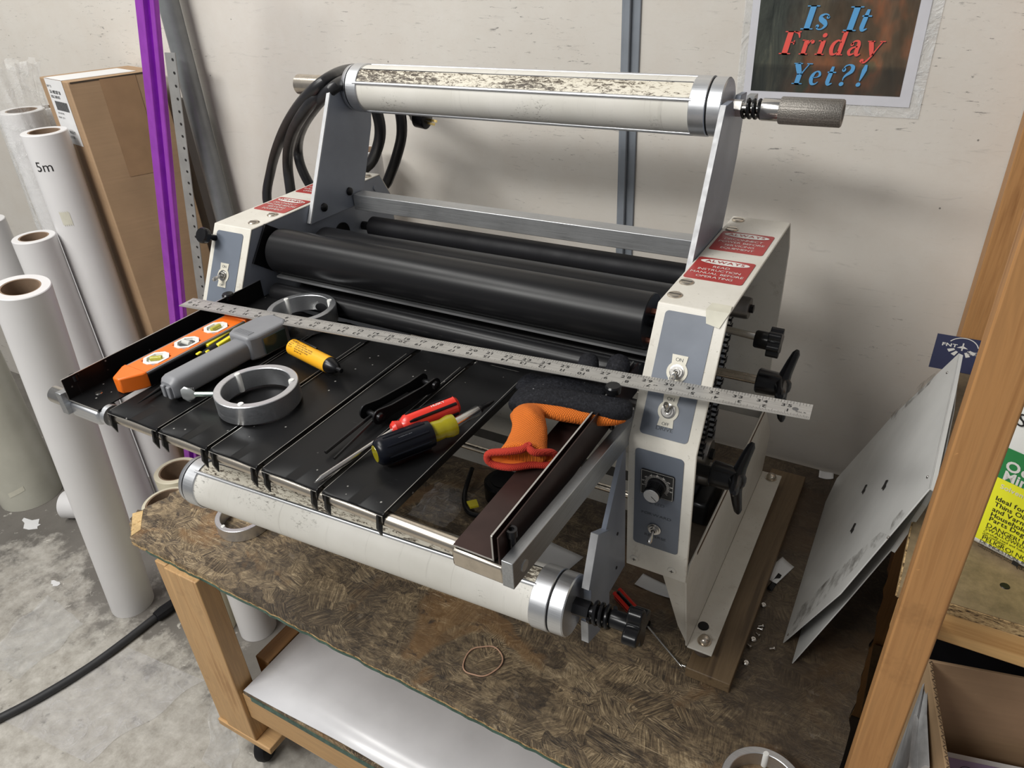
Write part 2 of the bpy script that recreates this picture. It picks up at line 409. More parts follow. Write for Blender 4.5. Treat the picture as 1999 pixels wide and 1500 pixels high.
class MB:
    def __init__(s): s.bm = bmesh.new()
    def quad(s, *ps):
        try: return s.bm.faces.new([s.bm.verts.new(V(p)) for p in ps])
        except ValueError: pass
    def obox(s, o, a, b, c):
        o, a, b, c = map(V, (o, a, b, c)); v = [s.bm.verts.new(o + a * i + b * j + c * k) for i in (0, 1) for j in (0, 1) for k in (0, 1)]
        for f in ((0, 1, 3, 2), (4, 6, 7, 5), (0, 4, 5, 1), (2, 3, 7, 6), (0, 2, 6, 4), (1, 5, 7, 3)): s.bm.faces.new([v[i] for i in f])
        return s
    def box(s, x0, x1, y0, y1, z0, z1): return s.obox((x0, y0, z0), (x1 - x0, 0, 0), (0, y1 - y0, 0), (0, 0, z1 - z0))
    def prism(s, poly, vec):
        poly = [V(p) for p in poly]; vec = V(vec); n = len(poly)
        a = [s.bm.verts.new(p) for p in poly]; b = [s.bm.verts.new(p + vec) for p in poly]
        s.bm.faces.new(a[::-1]); s.bm.faces.new(b)
        for i in range(n): s.bm.faces.new((a[i], a[(i + 1) % n], b[(i + 1) % n], b[i]))
        return s
    def lathe(s, p0, ax, prof, n=32, closed=False, sx=1, up=None):
        p0 = V(p0); u, v, d = frame(ax)
        if up is not None: v = V(up).normalized(); u = v.cross(d).normalized(); v = d.cross(u)
        rings = []
        for t, r in prof:
            if r < 1e-6: rings.append([s.bm.verts.new(p0 + d * t)])
            else: rings.append([s.bm.verts.new(p0 + d * t + (u * math.cos(2 * PI * k / n) * sx + v * math.sin(2 * PI * k / n)) * r) for k in range(n)])
        pr = list(zip(rings, rings[1:])) + ([(rings[-1], rings[0])] if closed else [])
        for A, B in pr:
            for k in range(n):
                k2 = (k + 1) % n
                if len(A) == 1 and len(B) == 1: continue
                if len(A) == 1: s.bm.faces.new((A[0], B[k], B[k2]))
                elif len(B) == 1: s.bm.faces.new((A[k], B[0], A[k2]))
                else: s.bm.faces.new((A[k], B[k], B[k2], A[k2]))
        return s
    def cyl(s, p0, p1, r, r1=None, n=28):
        p0, p1 = V(p0), V(p1); L = (p1 - p0).length; r1 = r if r1 is None else r1
        return s.lathe(p0, p1 - p0, [(0, 0), (0, r), (L, r1), (L, 0)], n)
    def ring(s, p0, ax, ri, ro, h, n=56):
        e = min(h, ro - ri) * .08
        return s.lathe(p0, ax, [(e, ri), (h - e, ri), (h, ri + e), (h, ro - e), (h - e, ro), (e, ro), (0, ro - e), (0, ri + e)], n, closed=True)
    def tube(s, path, r, n=10, smooth=0, flat=None, closed=False):
        P = [V(p) for p in path]; R_ = r if hasattr(r, '__len__') else [r] * len(P)
        if smooth:
            Q = []; RR = []; m = len(P)
            rng = range(m if closed else m - 1)
            for i in rng:
                g = (lambda k: P[k % m]) if closed else (lambda k: P[max(0, min(m - 1, k))])
                h = (lambda k: R_[k % m]) if closed else (lambda k: R_[max(0, min(m - 1, k))])
                for k in range(smooth):
                    t = k / smooth; a, b, c, d = g(i - 1), g(i), g(i + 1), g(i + 2)
                    Q.append(.5 * ((2 * b) + (c - a) * t + (2 * a - 5 * b + 4 * c - d) * t * t + (3 * b - a - 3 * c + d) * t ** 3))
                    RR.append(h(i) * (1 - t) + h(i + 1) * t)
            if not closed: Q.append(P[-1]); RR.append(R_[-1])
            P, R_ = Q, RR
        m = len(P); rings = []; u = None
        for i, p in enumerate(P):
            if closed: t = (P[(i + 1) % m] - P[i - 1]).normalized()
            else: t = (P[min(i + 1, m - 1)] - P[max(i - 1, 0)]).normalized()
            if flat is not None:
                v = V(flat[0]).normalized(); v = (v - t * v.dot(t)).normalized(); uu = t.cross(v).normalized()
                rings.append([s.bm.verts.new(p + uu * math.cos(2 * PI * k / n) * R_[i] + v * math.sin(2 * PI * k / n) * R_[i] * flat[1]) for k in range(n)])
            else:
                if u is None: u = frame(t)[0]
                u = (u - t * u.dot(t)).normalized(); v = t.cross(u)
                rings.append([s.bm.verts.new(p + (u * math.cos(2 * PI * k / n) + v * math.sin(2 * PI * k / n)) * R_[i]) for k in range(n)])
        for A, B in list(zip(rings, rings[1:])) + ([(rings[-1], rings[0])] if closed else []):
            for k in range(n): s.bm.faces.new((A[k], A[(k + 1) % n], B[(k + 1) % n], B[k]))
        if not closed:
            s.bm.faces.new(rings[0][::-1]); s.bm.faces.new(rings[-1])
        return s
    def ball(s, c, rx, ry=None, rz=None, n=20, rot=None):
        ry = rx if ry is None else ry; rz = rx if rz is None else rz
        M = Matrix.Translation(V(c)) @ (rot.to_4x4() if rot else Matrix.Identity(4)) @ Matrix.Diagonal((rx, ry, rz, 1))
        bmesh.ops.create_uvsphere(s.bm, u_segments=n, v_segments=max(8, n // 2), radius=1, matrix=M); return s
    def text(s, st, o, right, up, size, align='c', bold=0.0, wide=1.0, track=0.0, shear=0.0):
        right, up, o = V(right).normalized(), V(up).normalized(), V(o)
        W = 0; gl = []
        for ch in st:
            if ch == ' ': W += .32; continue
            g = glyph(ch, bold); gl.append((g, W - g[2])); W += (g[3] - g[2]) + .08 + track
        W -= .08 + track
        off = {'c': -W / 2, 'l': 0, 'r': -W}[align]
        for (vs, fs, a, b), x in gl:
            vv = [s.bm.verts.new(o + right * ((v.x + x + off + v.y * shear) * size * wide) + up * (v.y * size)) for v in vs]
            for f in fs:
                try: s.bm.faces.new([vv[i] for i in f])
                except ValueError: pass
        return s
    def build(s, name, mat, parent=None, origin=None, bevel=0, seg=2, angle=35, smooth=True, sub=0, mods=None):
        me = bpy.data.meshes.new(name)
        bmesh.ops.recalc_face_normals(s.bm, faces=s.bm.faces)
        if parent is not None: org = ORG[parent.name]
        elif origin is not None: org = V(origin)
        else:
            vs = [v.co for v in s.bm.verts]
            org = V(((min(v.x for v in vs) + max(v.x for v in vs)) / 2, (min(v.y for v in vs) + max(v.y for v in vs)) / 2, min(v.z for v in vs)))
        for v in s.bm.verts: v.co -= org
        s.bm.to_mesh(me); s.bm.free()
        if smooth:
            for p in me.polygons: p.use_smooth = True
            me.set_sharp_from_angle(angle=math.radians(angle))
        o = bpy.data.objects.new(name, me); C.objects.link(o); ORG[o.name] = org
        if parent is not None: o.parent = parent
        else: o.location = org
        me.materials.append(mat)
        if bevel:
            b = o.modifiers.new('bevel', 'BEVEL'); b.width = bevel; b.segments = seg; b.limit_method = 'ANGLE'; b.angle_limit = math.radians(40); b.harden_normals = False
        if sub:
            b = o.modifiers.new('sub', 'SUBSURF'); b.levels = sub; b.render_levels = sub
        return o

def thing(name, label, cat, loc, group=None):
    o = bpy.data.objects.new(name, None); C.objects.link(o); o.location = V(loc); ORG[o.name] = V(loc)
    o.empty_display_size = .05; o['label'] = label; o['category'] = cat
    if group: o['group'] = group
    return o
def tag(o, label, cat, group=None):
    o['label'] = label; o['category'] = cat
    if group: o['group'] = group
    return o
def struct(o): o['kind'] = 'structure'; return o
def copy_tree(root, delta, rotz=0):
    c = root.copy(); C.objects.link(c)
    c.location = root.location + V(delta); c.rotation_euler = (0, 0, rotz)
    def rec(a, b):
        for ch in [q for q in list(bpy.data.objects) if q.parent == a]:
            d = ch.copy(); C.objects.link(d); d.parent = b; rec(ch, d)
    rec(root, c); return c
def rects(mb, pts): return mb

# ---------------- the setting ----------------
YW = 1.334; ZF = -0.60
struct(MB().box(-5.2, 2.6, YW, YW + .12, ZF, 2.4).build('wall_back', wallM, origin=(-1.3, YW, ZF)))
struct(MB().box(-5.2, 2.6, -1.6, YW, ZF - .1, ZF).build('floor', concM, origin=(0, 0, ZF)))
# grey steel strip covering the board joint
m = MB(); m.box(-.538, -.503, YW - .004, YW, 0.0, 2.4); m.box(-.531, -.519, YW - .012, YW - .004, 0.0, 2.4)
struct(m.build('trim_1', conduitM, bevel=.0015))

# ---------------- workbench ----------------
bench = thing('workbench', 'wooden rolling workbench with worn strand board top', 'workbench', (-.6, .9, ZF))
random.seed(3)
def jag(a, b, n, amp):
    out = []
    for i in range(n):
        t = i / n; p = V(a).lerp(V(b), t); out.append((p.x + random.uniform(-amp, amp), p.y + random.uniform(-amp, amp)))
    return out
edge = jag((-1.205, .536), (.050, .517), 90, .0012) + jag((.050, .517), (.073, 1.0), 30, .003) + jag((.073, 1.0), (.078, 1.328), 20, .002) + \
       [(-1.235, 1.328)] + jag((-1.235, 1.328), (-1.232, .70), 26, .004) + jag((-1.232, .70), (-1.262, .585), 12, .005) + jag((-1.262, .585), (-1.215, .542), 8, .006)
m = MB(); m.prism([(x, y, -.0115) for x, y in edge], (0, 0, .0115))
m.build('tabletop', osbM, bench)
m = MB(); m.prism([(x, y - .0005, -.0185) for x, y in edge], (0, 0, .0068)); m.build('tabletop_underside', osbEdge, bench)
m = MB()
gp = [(x, y) for x, y in edge[:90]]
for (x0, y0), (x1, y1) in zip(gp[3:], gp[4:]):
    m.obox((x0, y0 - .0016, -.0195), (x1 - x0, y1 - y0, 0), (0, .0022, 0), (0, 0, .0048))
m.build('green_edge_tape', greenM, bench)
# corner where the board has broken away to bare strands
m = MB()
for i in range(16):
    q = random.uniform(.1, .9); x = -1.212 - .046 * q; y = .546 + .043 * q; a = random.uniform(.2, 1.2)
    m.obox((x, y, random.uniform(-.016, -.004)), (.018 * math.cos(a), -.018 * math.sin(a), .003), (.005 * math.sin(a), .005 * math.cos(a), 0), (0, 0, .003))
m.prism([(-1.206, .5395, -.0112), (-1.262, .584, -.0112), (-1.250, .600, -.0112), (-1.226, .578, -.0112), (-1.205, .560, -.0112)], (0, 0, .0120))
m.build('splintered_corner', m_chip('fresh pale strand ends', (.62, .43, .20)), bench)
def leg(x0, x1, y0, y1, nm='leg'):
    return MB().box(x0, x1, y0, y1, -.500, -.0195).build(nm, pineM, bench, bevel=.002)
leg(-1.131, -1.100, .5265, .60); leg(-1.0985, -1.012, .522, .562)
leg(-1.131, -1.09, 1.19, 1.28); leg(-.03, .008, .522, .56); leg(-.03, .008, 1.19, 1.28)
MB().box(-1.011, .045, .530, .568, -.425, -.345).build('front_rail', pineX, bench, bevel=.002)
MB().box(-1.04, .045, 1.15, 1.188, -.425, -.345).build('rear_rail', pineX, bench, bevel=.002)
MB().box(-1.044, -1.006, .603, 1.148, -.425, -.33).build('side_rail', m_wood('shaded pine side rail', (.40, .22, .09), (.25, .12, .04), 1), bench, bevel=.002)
MB().box(-1.131, -.972, .521, .60, -.519, -.5005).build('foot_block', m_wood('pine foot block', (.52, .315, .14), (.38, .20, .08), 0), bench, bevel=.002)
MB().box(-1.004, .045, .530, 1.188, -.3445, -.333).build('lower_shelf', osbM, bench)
MB().box(-.984, .045, .5285, .530, -.352, -.340).build('green_shelf_tape', greenM, bench)
cs = MB().box(-1.09, -1.0, .535, .60, -.5225, -.5195).build('caster', steelM, bench, bevel=.001)
MB().lathe((-1.030, .552, -.5605), (1, .35, 0), [(-.014, 0), (-.014, .028), (-.011, .036), (-.006, .039), (.006, .039), (.011, .036), (.014, .028), (.014, 0)], 40).build('wheel', rubberD, cs)
m = MB(); m.prism([(-1.012, .53, -.5228), (-1.012, .585, -.5228), (-1.012, .562, -.565), (-1.012, .545, -.565)], (.003, .001, 0)); m.prism([(-1.048, .53, -.5228), (-1.048, .585, -.5228), (-1.048, .562, -.565), (-1.048, .545, -.565)], (-.003, -.001, 0))
m.build('caster_fork', darkSt, cs)
# second front caster, at the right end
cs = MB().box(-.05, .04, .535, .60, -.516, -.5125).build('caster', steelM, bench, bevel=.001)
MB().lathe((-.005, .56, -.553), (1, .1, 0), [(-.014, 0), (-.014, .034), (-.011, .044), (-.006, .047), (.006, .047), (.011, .044), (.014, .034), (.014, 0)], 32).build('wheel', rubberD, cs)
MB().box(-.06, .05, .522, .60, -.512, -.4725).build('foot_block', pineX, bench)
# white laminate sheet lying on the lower shelf, its front edge curling up
m = MB(); n = 24
for i in range(n):
    x0 = -1.003 + 1.04 * i / n; x1 = -1.003 + 1.04 * (i + 1) / n
    h = lambda x: -.3325 + .0 + .014 * math.exp(-((x + .72) / .16) ** 2)
    m.quad((x0, .531, h(x0)), (x1, .531, h(x1)), (x1, .60, -.3325 + (h(x1) + .3325) * .2), (x0, .60, -.3325 + (h(x0) + .3325) * .2))
    m.quad((x0, .60, -.3325 + (h(x0) + .3325) * .2), (x1, .60, -.3325 + (h(x1) + .3325) * .2), (x1, 1.14, -.3325), (x0, 1.14, -.3325))
bmesh.ops.remove_doubles(m.bm, verts=m.bm.verts, dist=1e-5)
o = m.build('laminate_sheet', whiteSheet); sm = o.modifiers.new('thick', 'SOLIDIFY'); sm.thickness = .0016; sm.offset = 1
tag(o, 'large white laminate sheet lying on the lower shelf of the workbench', 'sheet')

# ---------------- shelving at the right ----------------
shelf = thing('shelving_unit', 'wooden stud and chipboard shelving unit at the right edge', 'shelving', (.2, .9, ZF))
ZS = .315
MB().box(.0600, .0975, .600, .638, ZF, 1.6).build('front_post', postM, shelf, bevel=.002)
MB().box(.066, .0975, .639, .704, ZS - .060, ZS - .0165).build('spacer_block', pineY, shelf)
MB().box(.088, .126, 1.245, YW - .002, ZF, 1.6).build('rear_post', postM, shelf, bevel=.002)
m = MB(); m.prism([(.064, .705, ZS - .016), (.9, .705, ZS - .016), (.9, 1.243, ZS - .016), (.080, 1.243, ZS - .016)], (0, 0, .016)); m.build('shelf_board', chipM, shelf)
m = MB(); m.box(.099, .9, .7035, .705, ZS - .0155, ZS - .001); m.prism([(.0625, .706, ZS - .0155), (.064, .706, ZS - .0155), (.080, 1.243, ZS - .0155), (.0785, 1.243, ZS - .0155)], (0, 0, .0145)); m.build('board_edge', osbEdge, shelf)
MB().box(.099, .9, .705, .743, ZS - .060, ZS - .0165).build('front_rail', pineY, shelf, bevel=.002)
MB().lathe((.165, .757, ZS + .0002), (0, 0, 1), [(0, 0), (0, .005), (.0006, .0045), (.0006, 0)], 16).build('screw_head', darkSt, shelf)
MB().box(.10, .9, .695, 1.24, -.366, -.35).build('lower_board', chipM, shelf)

# ---------------- laminating machine ----------------
mach = thing('laminating_machine', 'old tabletop roll laminator with cream side towers and black rollers', 'laminator', (-.6, .95, .02))
XI, XO, XLI, XLO = -.255, -.171, -.929, -1.013
PF = [(.697, .215), (.686, .433), (.767, .579), (1.095, .579), (1.122, .531), (1.125, .215)]
def prof_strip(x0, x1, t=.0035):
    inn = []
    pts = [V((0, y, z)) for y, z in PF]; n = len(pts)
    for i, p in enumerate(pts):
        a = (pts[i] - pts[i - 1]).normalized() if i else (pts[1] - pts[0]).normalized()
        b = (pts[i + 1] - pts[i]).normalized() if i < n - 1 else a
        na = V((0, a.z, -a.y)); nb = V((0, b.z, -b.y)); nn = (na + nb).normalized(); inn.append(p + nn * t / max(.3, nn.dot(na)))
    poly = [V((x0, p.y, p.z)) for p in pts] + [V((x0, p.y, p.z)) for p in inn[::-1]]
    return MB().prism(poly, (x1 - x0, 0, 0))
VU = V((0, .081, .146)).normalized(); NU = V((1, 0, 0)).cross(VU)     # upper control face
VL = V((0, -.011, .218)).normalized(); NL = V((1, 0, 0)).cross(VL)
def up(u, v, h=0, x=XI): return V((x, .686, .433)) + V((u, 0, 0)) + VU * v + NU * h
def lo(u, v, h=0, x=XI): return V((x, .697, .215)) + V((u, 0, 0)) + VL * v + NL * h
def rrect(fn, u0, u1, v0, v1, r, h0, h1, **k):
    pts = []
    for cx, cy, a0 in ((u1 - r, v0 + r, -90), (u1 - r, v1 - r, 0), (u0 + r, v1 - r, 90), (u0 + r, v0 + r, 180)):
        for q in range(6):
            a = math.radians(a0 + q * 18); pts.append((cx + r * math.cos(a), cy + r * math.sin(a)))
    P = [fn(a, b, h0, **k) for a, b in pts]
    return MB().prism(P, fn(0, 0, h1, **k) - fn(0, 0, h0, **k))
def slot_screw(x, y, z, par, r=.0092):
    s = MB().lathe((x, y, z), (0, 0, 1), [(0, 0), (0, r), (.0008, r), (.0020, r * .82), (.0022, 0)], 24).build('screw', nickelM, par, angle=15)
    MB().box(x - r * .8, x + r * .8, y - .0006, y + .0006, z + .0019, z + .0024).build('screw_slot', blackP, s)
def toggle(fn, u, v, par, tilt, plate=True, x=XI):
    if plate:
        p = MB(); pp = []
        for a in range(0, 361, 20): pass
        p.prism([fn(u - .008, v + .006, .0008, x=x), fn(u + .008, v + .006, .0008, x=x), fn(u + .0095, v + .020, .0008, x=x), fn(u - .0095, v + .020, .0008, x=x)], fn(0, 0, .0008, x=x) - fn(0, 0, 0, x=x))
        p.prism([fn(u - .008, v - .006, .0008, x=x), fn(u - .0095, v - .019, .0008, x=x), fn(u + .0095, v - .019, .0008, x=x), fn(u + .008, v - .006, .0008, x=x)], fn(0, 0, .0008, x=x) - fn(0, 0, 0, x=x))
        p.lathe(fn(u, v, .0007, x=x), fn(0, 0, 1, x=x) - fn(0, 0, 0, x=x), [(0, 0), (0, .0125), (.001, .0125), (.001, 0)], 24)
        b = p.build('on_off_plate', plain('cream switch plate', (.62, .59, .50), .4), par)
        t = MB(); up_ = fn(0, 1, 0, x=x) - fn(0, 0, 0, x=x)
        t.text('ON', fn(u, v + .0125, .0019, x=x), (1, 0, 0), up_, .0062, bold=-.01); t.text('OFF', fn(u, v - .0175, .0019, x=x), (1, 0, 0), up_, .0055, bold=-.01); t.build('lettering', darkP, b)
    n = fn(0, 0, 1, x=x) - fn(0, 0, 0, x=x)
    s = MB(); s.lathe(fn(u, v, .0015, x=x), n, [(0, 0), (0, .0088), (.0010, .0088), (.0012, .0070), (.0035, .0070), (.0035, .0046), (.0055, .0044), (.0055, .0030), (.003, .0028), (.003, 0)], 24)
    s = s.build('toggle_switch', steelM, par, angle=12)
    d = (n + (fn(0, 1, 0, x=x) - fn(0, 0, 0, x=x)) * tilt).normalized(); p0 = fn(u, v, .006, x=x)
    MB().tube([p0, p0 + d * .006, p0 + d * .013, p0 + d * .0165], [.0018, .0026, .0036, .0024], 12).build('lever', chromeM, s)

def tower(xin, xout, right):
    x0, x1 = min(xin, xout), max(xin, xout)
    cov = prof_strip(x0, x1).build('cover', creamM, mach, bevel=.0012)
    wx = xin if right else xin - .005
    poly = [(wx, y, z) for y, z in PF[:]]; poly = [V(p) for p in poly]
    poly[-1] = V((wx, 1.122, .06)); poly.append(V((wx, 1.0, .06))); poly.append(V((wx, .99, .112))); poly.append(V((wx, .93, .215)))
    c = V((wx, .9, .35)); poly = [c + (p - c) * .992 for p in poly]
    for p in poly: p.x = wx
    sw = MB().prism(poly, (.005, 0, 0)).build('side_wall', plateM, mach)
    if not right:
        poly2 = [p.copy() for p in poly]
        for p in poly2: p.x = xout
        MB().prism(poly2, (.003, 0, 0)).build('side_cover', creamM, mach)
    # foot
    fx0, fx1 = (xout - .003, xout) if right else (xout, xout + .003)
    s = 1 if right else -1
    fp = MB(); fp.prism([(fx0, .712, .235), (fx0, .7, .215), (fx0, .743, .040), (fx0, 1.206, .040), (fx0, 1.23, .12), (fx0, 1.13, .235)], (.003, 0, 0))
    fp.box(min(xout, xout + s * .037), max(xout, xout + s * .037), .743, 1.208, .037, .040)
    ft = fp.build('foot_plate', creamM, mach, bevel=.0008)
    MB().prism([(fx0 - .032 * s, .704, .213), (fx0, .704, .213), (fx0, .748, .040), (fx0 - .012 * s, .736, .085)], (0, .003, 0)).build('foot_gusset', creamM, mach)
    for y in (.763, 1.192):
        bx = xout + s * .020
        b = MB().lathe((bx, y, .0402), (0, 0, 1), [(0, 0), (0, .0105), (.0015, .0105), (.0015, .0085), (.006, .0085), (.0085, .007), (.0105, .004), (.011, 0)], 6 if 0 else 24).build('foot_bolt', nickelM, ft)
        MB().lathe((bx, y, .0203), (0, 0, 1), [(0, 0), (0, .0135), (.004, .0155), (.0165, .0155), (.0165, 0)], 28).build('rubber_foot', rustM, ft)
    if right: MB().lathe((xout + .0105, .79, .0402), (0, 0, 1), [(0, 0), (0, .0085), (.0012, .008), (.0016, 0)], 24).build('black_plug', plasM, ft)
    MB().box(x0 + .006, x1 - .004, .86, 1.12, .044, .05).build('base_pan', grimeM, mach)
    return cov
rc = tower(XI, XO, True); lc = tower(XLI, XLO, False)

# right tower: panels, dial, switches, labels
pu = rrect(up, .0115, .0705, .0105, .1595, .005, .0002, .0008).build('upper_control_panel', greyM, mach)
pl = rrect(lo, .0095, .0700, .0480, .2080, .005, .0002, .0008).build('lower_control_panel', greyM, mach)
toggle(up, .0405, .0905, pu, -.75); toggle(up, .0405, .0435, pu, .75); toggle(lo, .0380, .0830, pl, -.6, plate=False)
t = MB(); t.text('COOLING', up(.0405, .0665, .0012), (1, 0, 0), VU, .0056, wide=1.2, bold=-.008); t.text('DRIVE', up(.0405, .0195, .0012), (1, 0, 0), VU, .0066, wide=1.25, bold=-.008); t.build('lettering', darkP, pu)
t = MB()
for st, v in (('SPEED', .1240), ('FORWARD', .1045), ('REVERSE', .0665)): t.text(st, lo(.0395, v, .0012), (1, 0, 0), VL, .0062, wide=1.3, bold=-.008)
t.build('lettering', darkP, pl)
dl = rrect(lo, .0180, .0605, .1395, .1795, .003, .0012, .0028).build('dial_plate', blackP, pl)
m = MB()
for k in range(41):
    a = math.radians(-40 + k * 6.5); r0, r1 = .0122, .0160 if k % 4 else .0178
    cu, cv = .0393, .1590
    p, q = lo(cu + r0 * math.cos(a), cv + r0 * math.sin(a), .0031), lo(cu + r1 * math.cos(a), cv + r1 * math.sin(a), .0031)
    d = (q - p).normalized().cross(NL) * .00018
    m.quad(p - d, p + d, q + d, q - d)
for k in range(11):
    a = math.radians(-40 + k * 26); 
    if k in (0, 10): continue
    m.text(str(k * 10), lo(.0393 + .0188 * math.cos(PI - a), .1578 + .0155 * math.sin(PI - a), .0031), (1, 0, 0), VL, .0028)
for (a, b, c, d) in ((.0190, .0193, .1405, .1785), (.0592, .0595, .1405, .1785), (.0190, .0595, .1405, .1408), (.0190, .0595, .1782, .1785)):
    m.quad(lo(a, c, .0031), lo(b, c, .0031), lo(b, d, .0031), lo(a, d, .0031))
m.build('dial_markings', whiteP, dl)
kc = lo(.0393, .1585, .003)
m = MB(); prof = [(0, 0), (0, .0118), (.003, .0118), (.004, .0102), (.0155, .0096), (.017, .0102), (.020, .0102), (.020, 0)]
kb = m.lathe(kc, NL, prof, 40).build('speed_knob', plasM, pl, angle=25)
m = MB()
for k in range(30):
    a = 2 * PI * k / 30; p = kc + NL * .004 + (V((1, 0, 0)) * math.cos(a) + VL * math.sin(a)) * .0103
    m.tube([p, p + NL * .011], .0006, 5)
m.build('knob_ribs', plasM, kb)
MB().lathe(kc + NL * .0201, NL, [(0, 0), (0, .0099), (.0006, .0096), (.0006, 0)], 40).build('knob_cap', aluM, kb)
a = math.radians(-42); q = V((1, 0, 0)) * math.cos(a) + VL * math.sin(a); r = q.cross(NL) * .0003; p = kc + NL * .0210
m = MB(); m.quad(p - r, p + r, p + q * .009 + r, p + q * .009 - r); m.build('pointer_line', blackP, kb)
for u, v in ((.0117, .0145), (.0641, .0155)):
    b = MB().lathe(lo(u, v, .0001), NL, [(0, 0), (0, .0062), (.0010, .0056), (.0016, .003), (.0017, 0)], 20).build('panel_screw', creamM, rc)
    m = MB(); m.obox(lo(u - .0025, v - .0005, .0018), (.005, 0, 0), VL * .001, NL * .0002); m.obox(lo(u - .0005, v - .0025, .0018), (.001, 0, 0), VL * .005, NL * .0002); m.build('screw_cross', darkSt, b)

def warn(x0, x1, y0, y1, l1, lines, par):
    r = .004; pts = []
    for cx, cy, a0 in ((x1 - r, y0 + r, -90), (x1 - r, y1 - r, 0), (x0 + r, y1 - r, 90), (x0 + r, y0 + r, 180)):
        for q in range(5):
            a = math.radians(a0 + q * 22.5); pts.append((cx + r * math.cos(a), cy + r * math.sin(a), .5792))
    lab = MB().prism(pts, (0, 0, .0006)).build('warning_label', redL, par)
    cx = (x0 + x1) / 2; hy = y1 - y0; m = MB()
    m.bm.faces.new([m.bm.verts.new((cx + (x1 - x0) * .43 * math.cos(2 * PI * k / 40), y0 + hy * .83 + hy * .115 * math.sin(2 * PI * k / 40), .5801)) for k in range(40)])
    for i, st in enumerate(lines): m.text(st, (cx, y0 + hy * (.56 - .155 * i), .5801), (1, 0, 0), (0, 1, 0), .0088, wide=1.0, bold=-.004)
    m.build('white_lettering', whiteP, lab)
    MB().text(l1, (cx, y0 + hy * .785, .5804), (1, 0, 0), (0, 1, 0), .0105, wide=1.1, bold=.012).build('red_lettering', redL, lab)
warn(-.252, -.178, .848, .920, 'ALWAYS', ['READ', 'INSTRUCTION', 'MANUAL BEFORE', 'OPERATING'], rc)
warn(-.250, -.178, .951, 1.026, 'ALWAYS', ['DISCONNECT', 'POWER BEFORE', 'SERVICING', 'EQUIPMENT'], rc)
warn(-1.007, -.935, .846, .913, 'WARNING', ['DISCONNECT', 'MACHINE BEFORE', 'SERVICING', 'EQUIPMENT'], lc)
warn(-1.007, -.935, .947, 1.020, 'ALWAYS', ['KEEP HANDS', 'CLEAR OF THE', 'ROLLERS WHEN', 'OPERATING'], lc)
for x, y in ((-.242, .833), (-.243, .792), (-.243, 1.078), (-.241, 1.036)): slot_screw(x, y, .5792, rc)
for x, y in ((-.948, .833), (-.949, .792), (-.941, 1.071)): slot_screw(x, y, .5792, lc)
# masking tape scrap on the front corner
m = MB(); A = up(.064, .162, .0009); m.quad(V((-.196, .786, .5805)), V((-.173, .786, .5805)), V((-.1705, .770, .5805)), V((-.1975, .770, .5802)))
m.quad(V((-.1975, .7665, .5802)), V((-.1705, .7665, .5805)), up(.077, .149, .0014), up(.061, .152, .0012)); m.quad(V((-.1975, .770, .5802)), V((-.1705, .770, .5805)), V((-.1705, .7665, .5805)), V((-.1975, .7665, .5802)))
m.build('masking_tape', tapeM, rc)

# grime line left where the side cover sat on the base
MB().box(XO - .0034, XO + .0006, .742, 1.13, .228, .2335).build('grime_line', plain('brown grime', (.09, .05, .025), .8, var=.4, vs=60), mach)
# left tower panel
def upL(u, v, h=0, x=XLO): return V((x, .686, .433)) + V((u, 0, 0)) + VU * v + NU * h
pn = rrect(upL, .0100, .0700, .0105, .1570, .005, .0002, .0008).build('left_control_panel', greyM, mach)
toggle(upL, .040, .086, pn, -.75, x=XLO)
kb = MB().lathe(upL(.0085, .143, .001), NU, [(0, 0), (0, .005), (.016, .005), (.018, .012), (.026, .013), (.029, .011), (.030, 0)], 28).build('round_knob', plasM, mach)
# inner side of left tower: port, rod, bolts
pt = MB().lathe((XLI, .968, .505), (1, 0, 0), [(0, .0), (.0015, 0), (.0015, .017), (.002, .019), (0, .019)], 28).build('bushing', darkSt, mach)
MB().cyl((XLI, .905, .505), (XLI + .045, .905, .505), .010).build('guide_pin', plasM, mach)
MB().lathe((XLI + .045, .905, .505), (1, 0, 0), [(0, 0), (0, .006), (.008, .008), (.016, .007), (.016, 0)], 20).build('guide_tip', darkSt, mach)
for y, z in ((.82, .553), (1.075, .557)): MB().lathe((XLI, y, z), (1, 0, 0), [(0, 0), (0, .005), (.002, .004), (.002, 0)], 16).build('rivet', plateM, mach)

# upper supply arms
def arm(x0, right):
    pts = [(.886, .551), (.886, .575), (1.000, .7545), (1.108, .7545), (1.0925, .70), (1.031, .560), (1.02, .535)]
    pts = [(.888, .548), (.9955, .756), (1.03, .756), (1.036, .742), (1.064, .742), (1.070, .756), (1.1, .7545), (1.082, .672), (1.032, .56), (1.026, .545)]
    a = MB().prism([(x0, y, z) for y, z in pts], (.008, 0, 0)).build('supply_arm', plateM, mach, bevel=.0008)
    ed = MB(); ed.prism([(x0 + .0004, .8865, .550), (x0 + .0004, .9945, .757), (x0 + .0004, .9962, .7555), (x0 + .0004, .8885, .5485)], (.0072, 0, 0)); ed.build('sawn_edge', aluE, a)
    for y, z in ((.925, .567), (.995, .575)):
        xx = x0 + .008 if not right else x0
        MB().lathe((xx, y, z), (1 if not right else -1, 0, 0), [(0, 0), (0, .0075), (.003, .007), (.005, .004), (.0055, 0)], 20).build('arm_bolt', darkSt, a)
arm(XLI + .0005, False); arm(XI - .0085, True)
MB().box(XLI + .0105, XI - .0095, 1.000, 1.028, .540, .568).build('cross_bar', aluD, mach, bevel=.001)

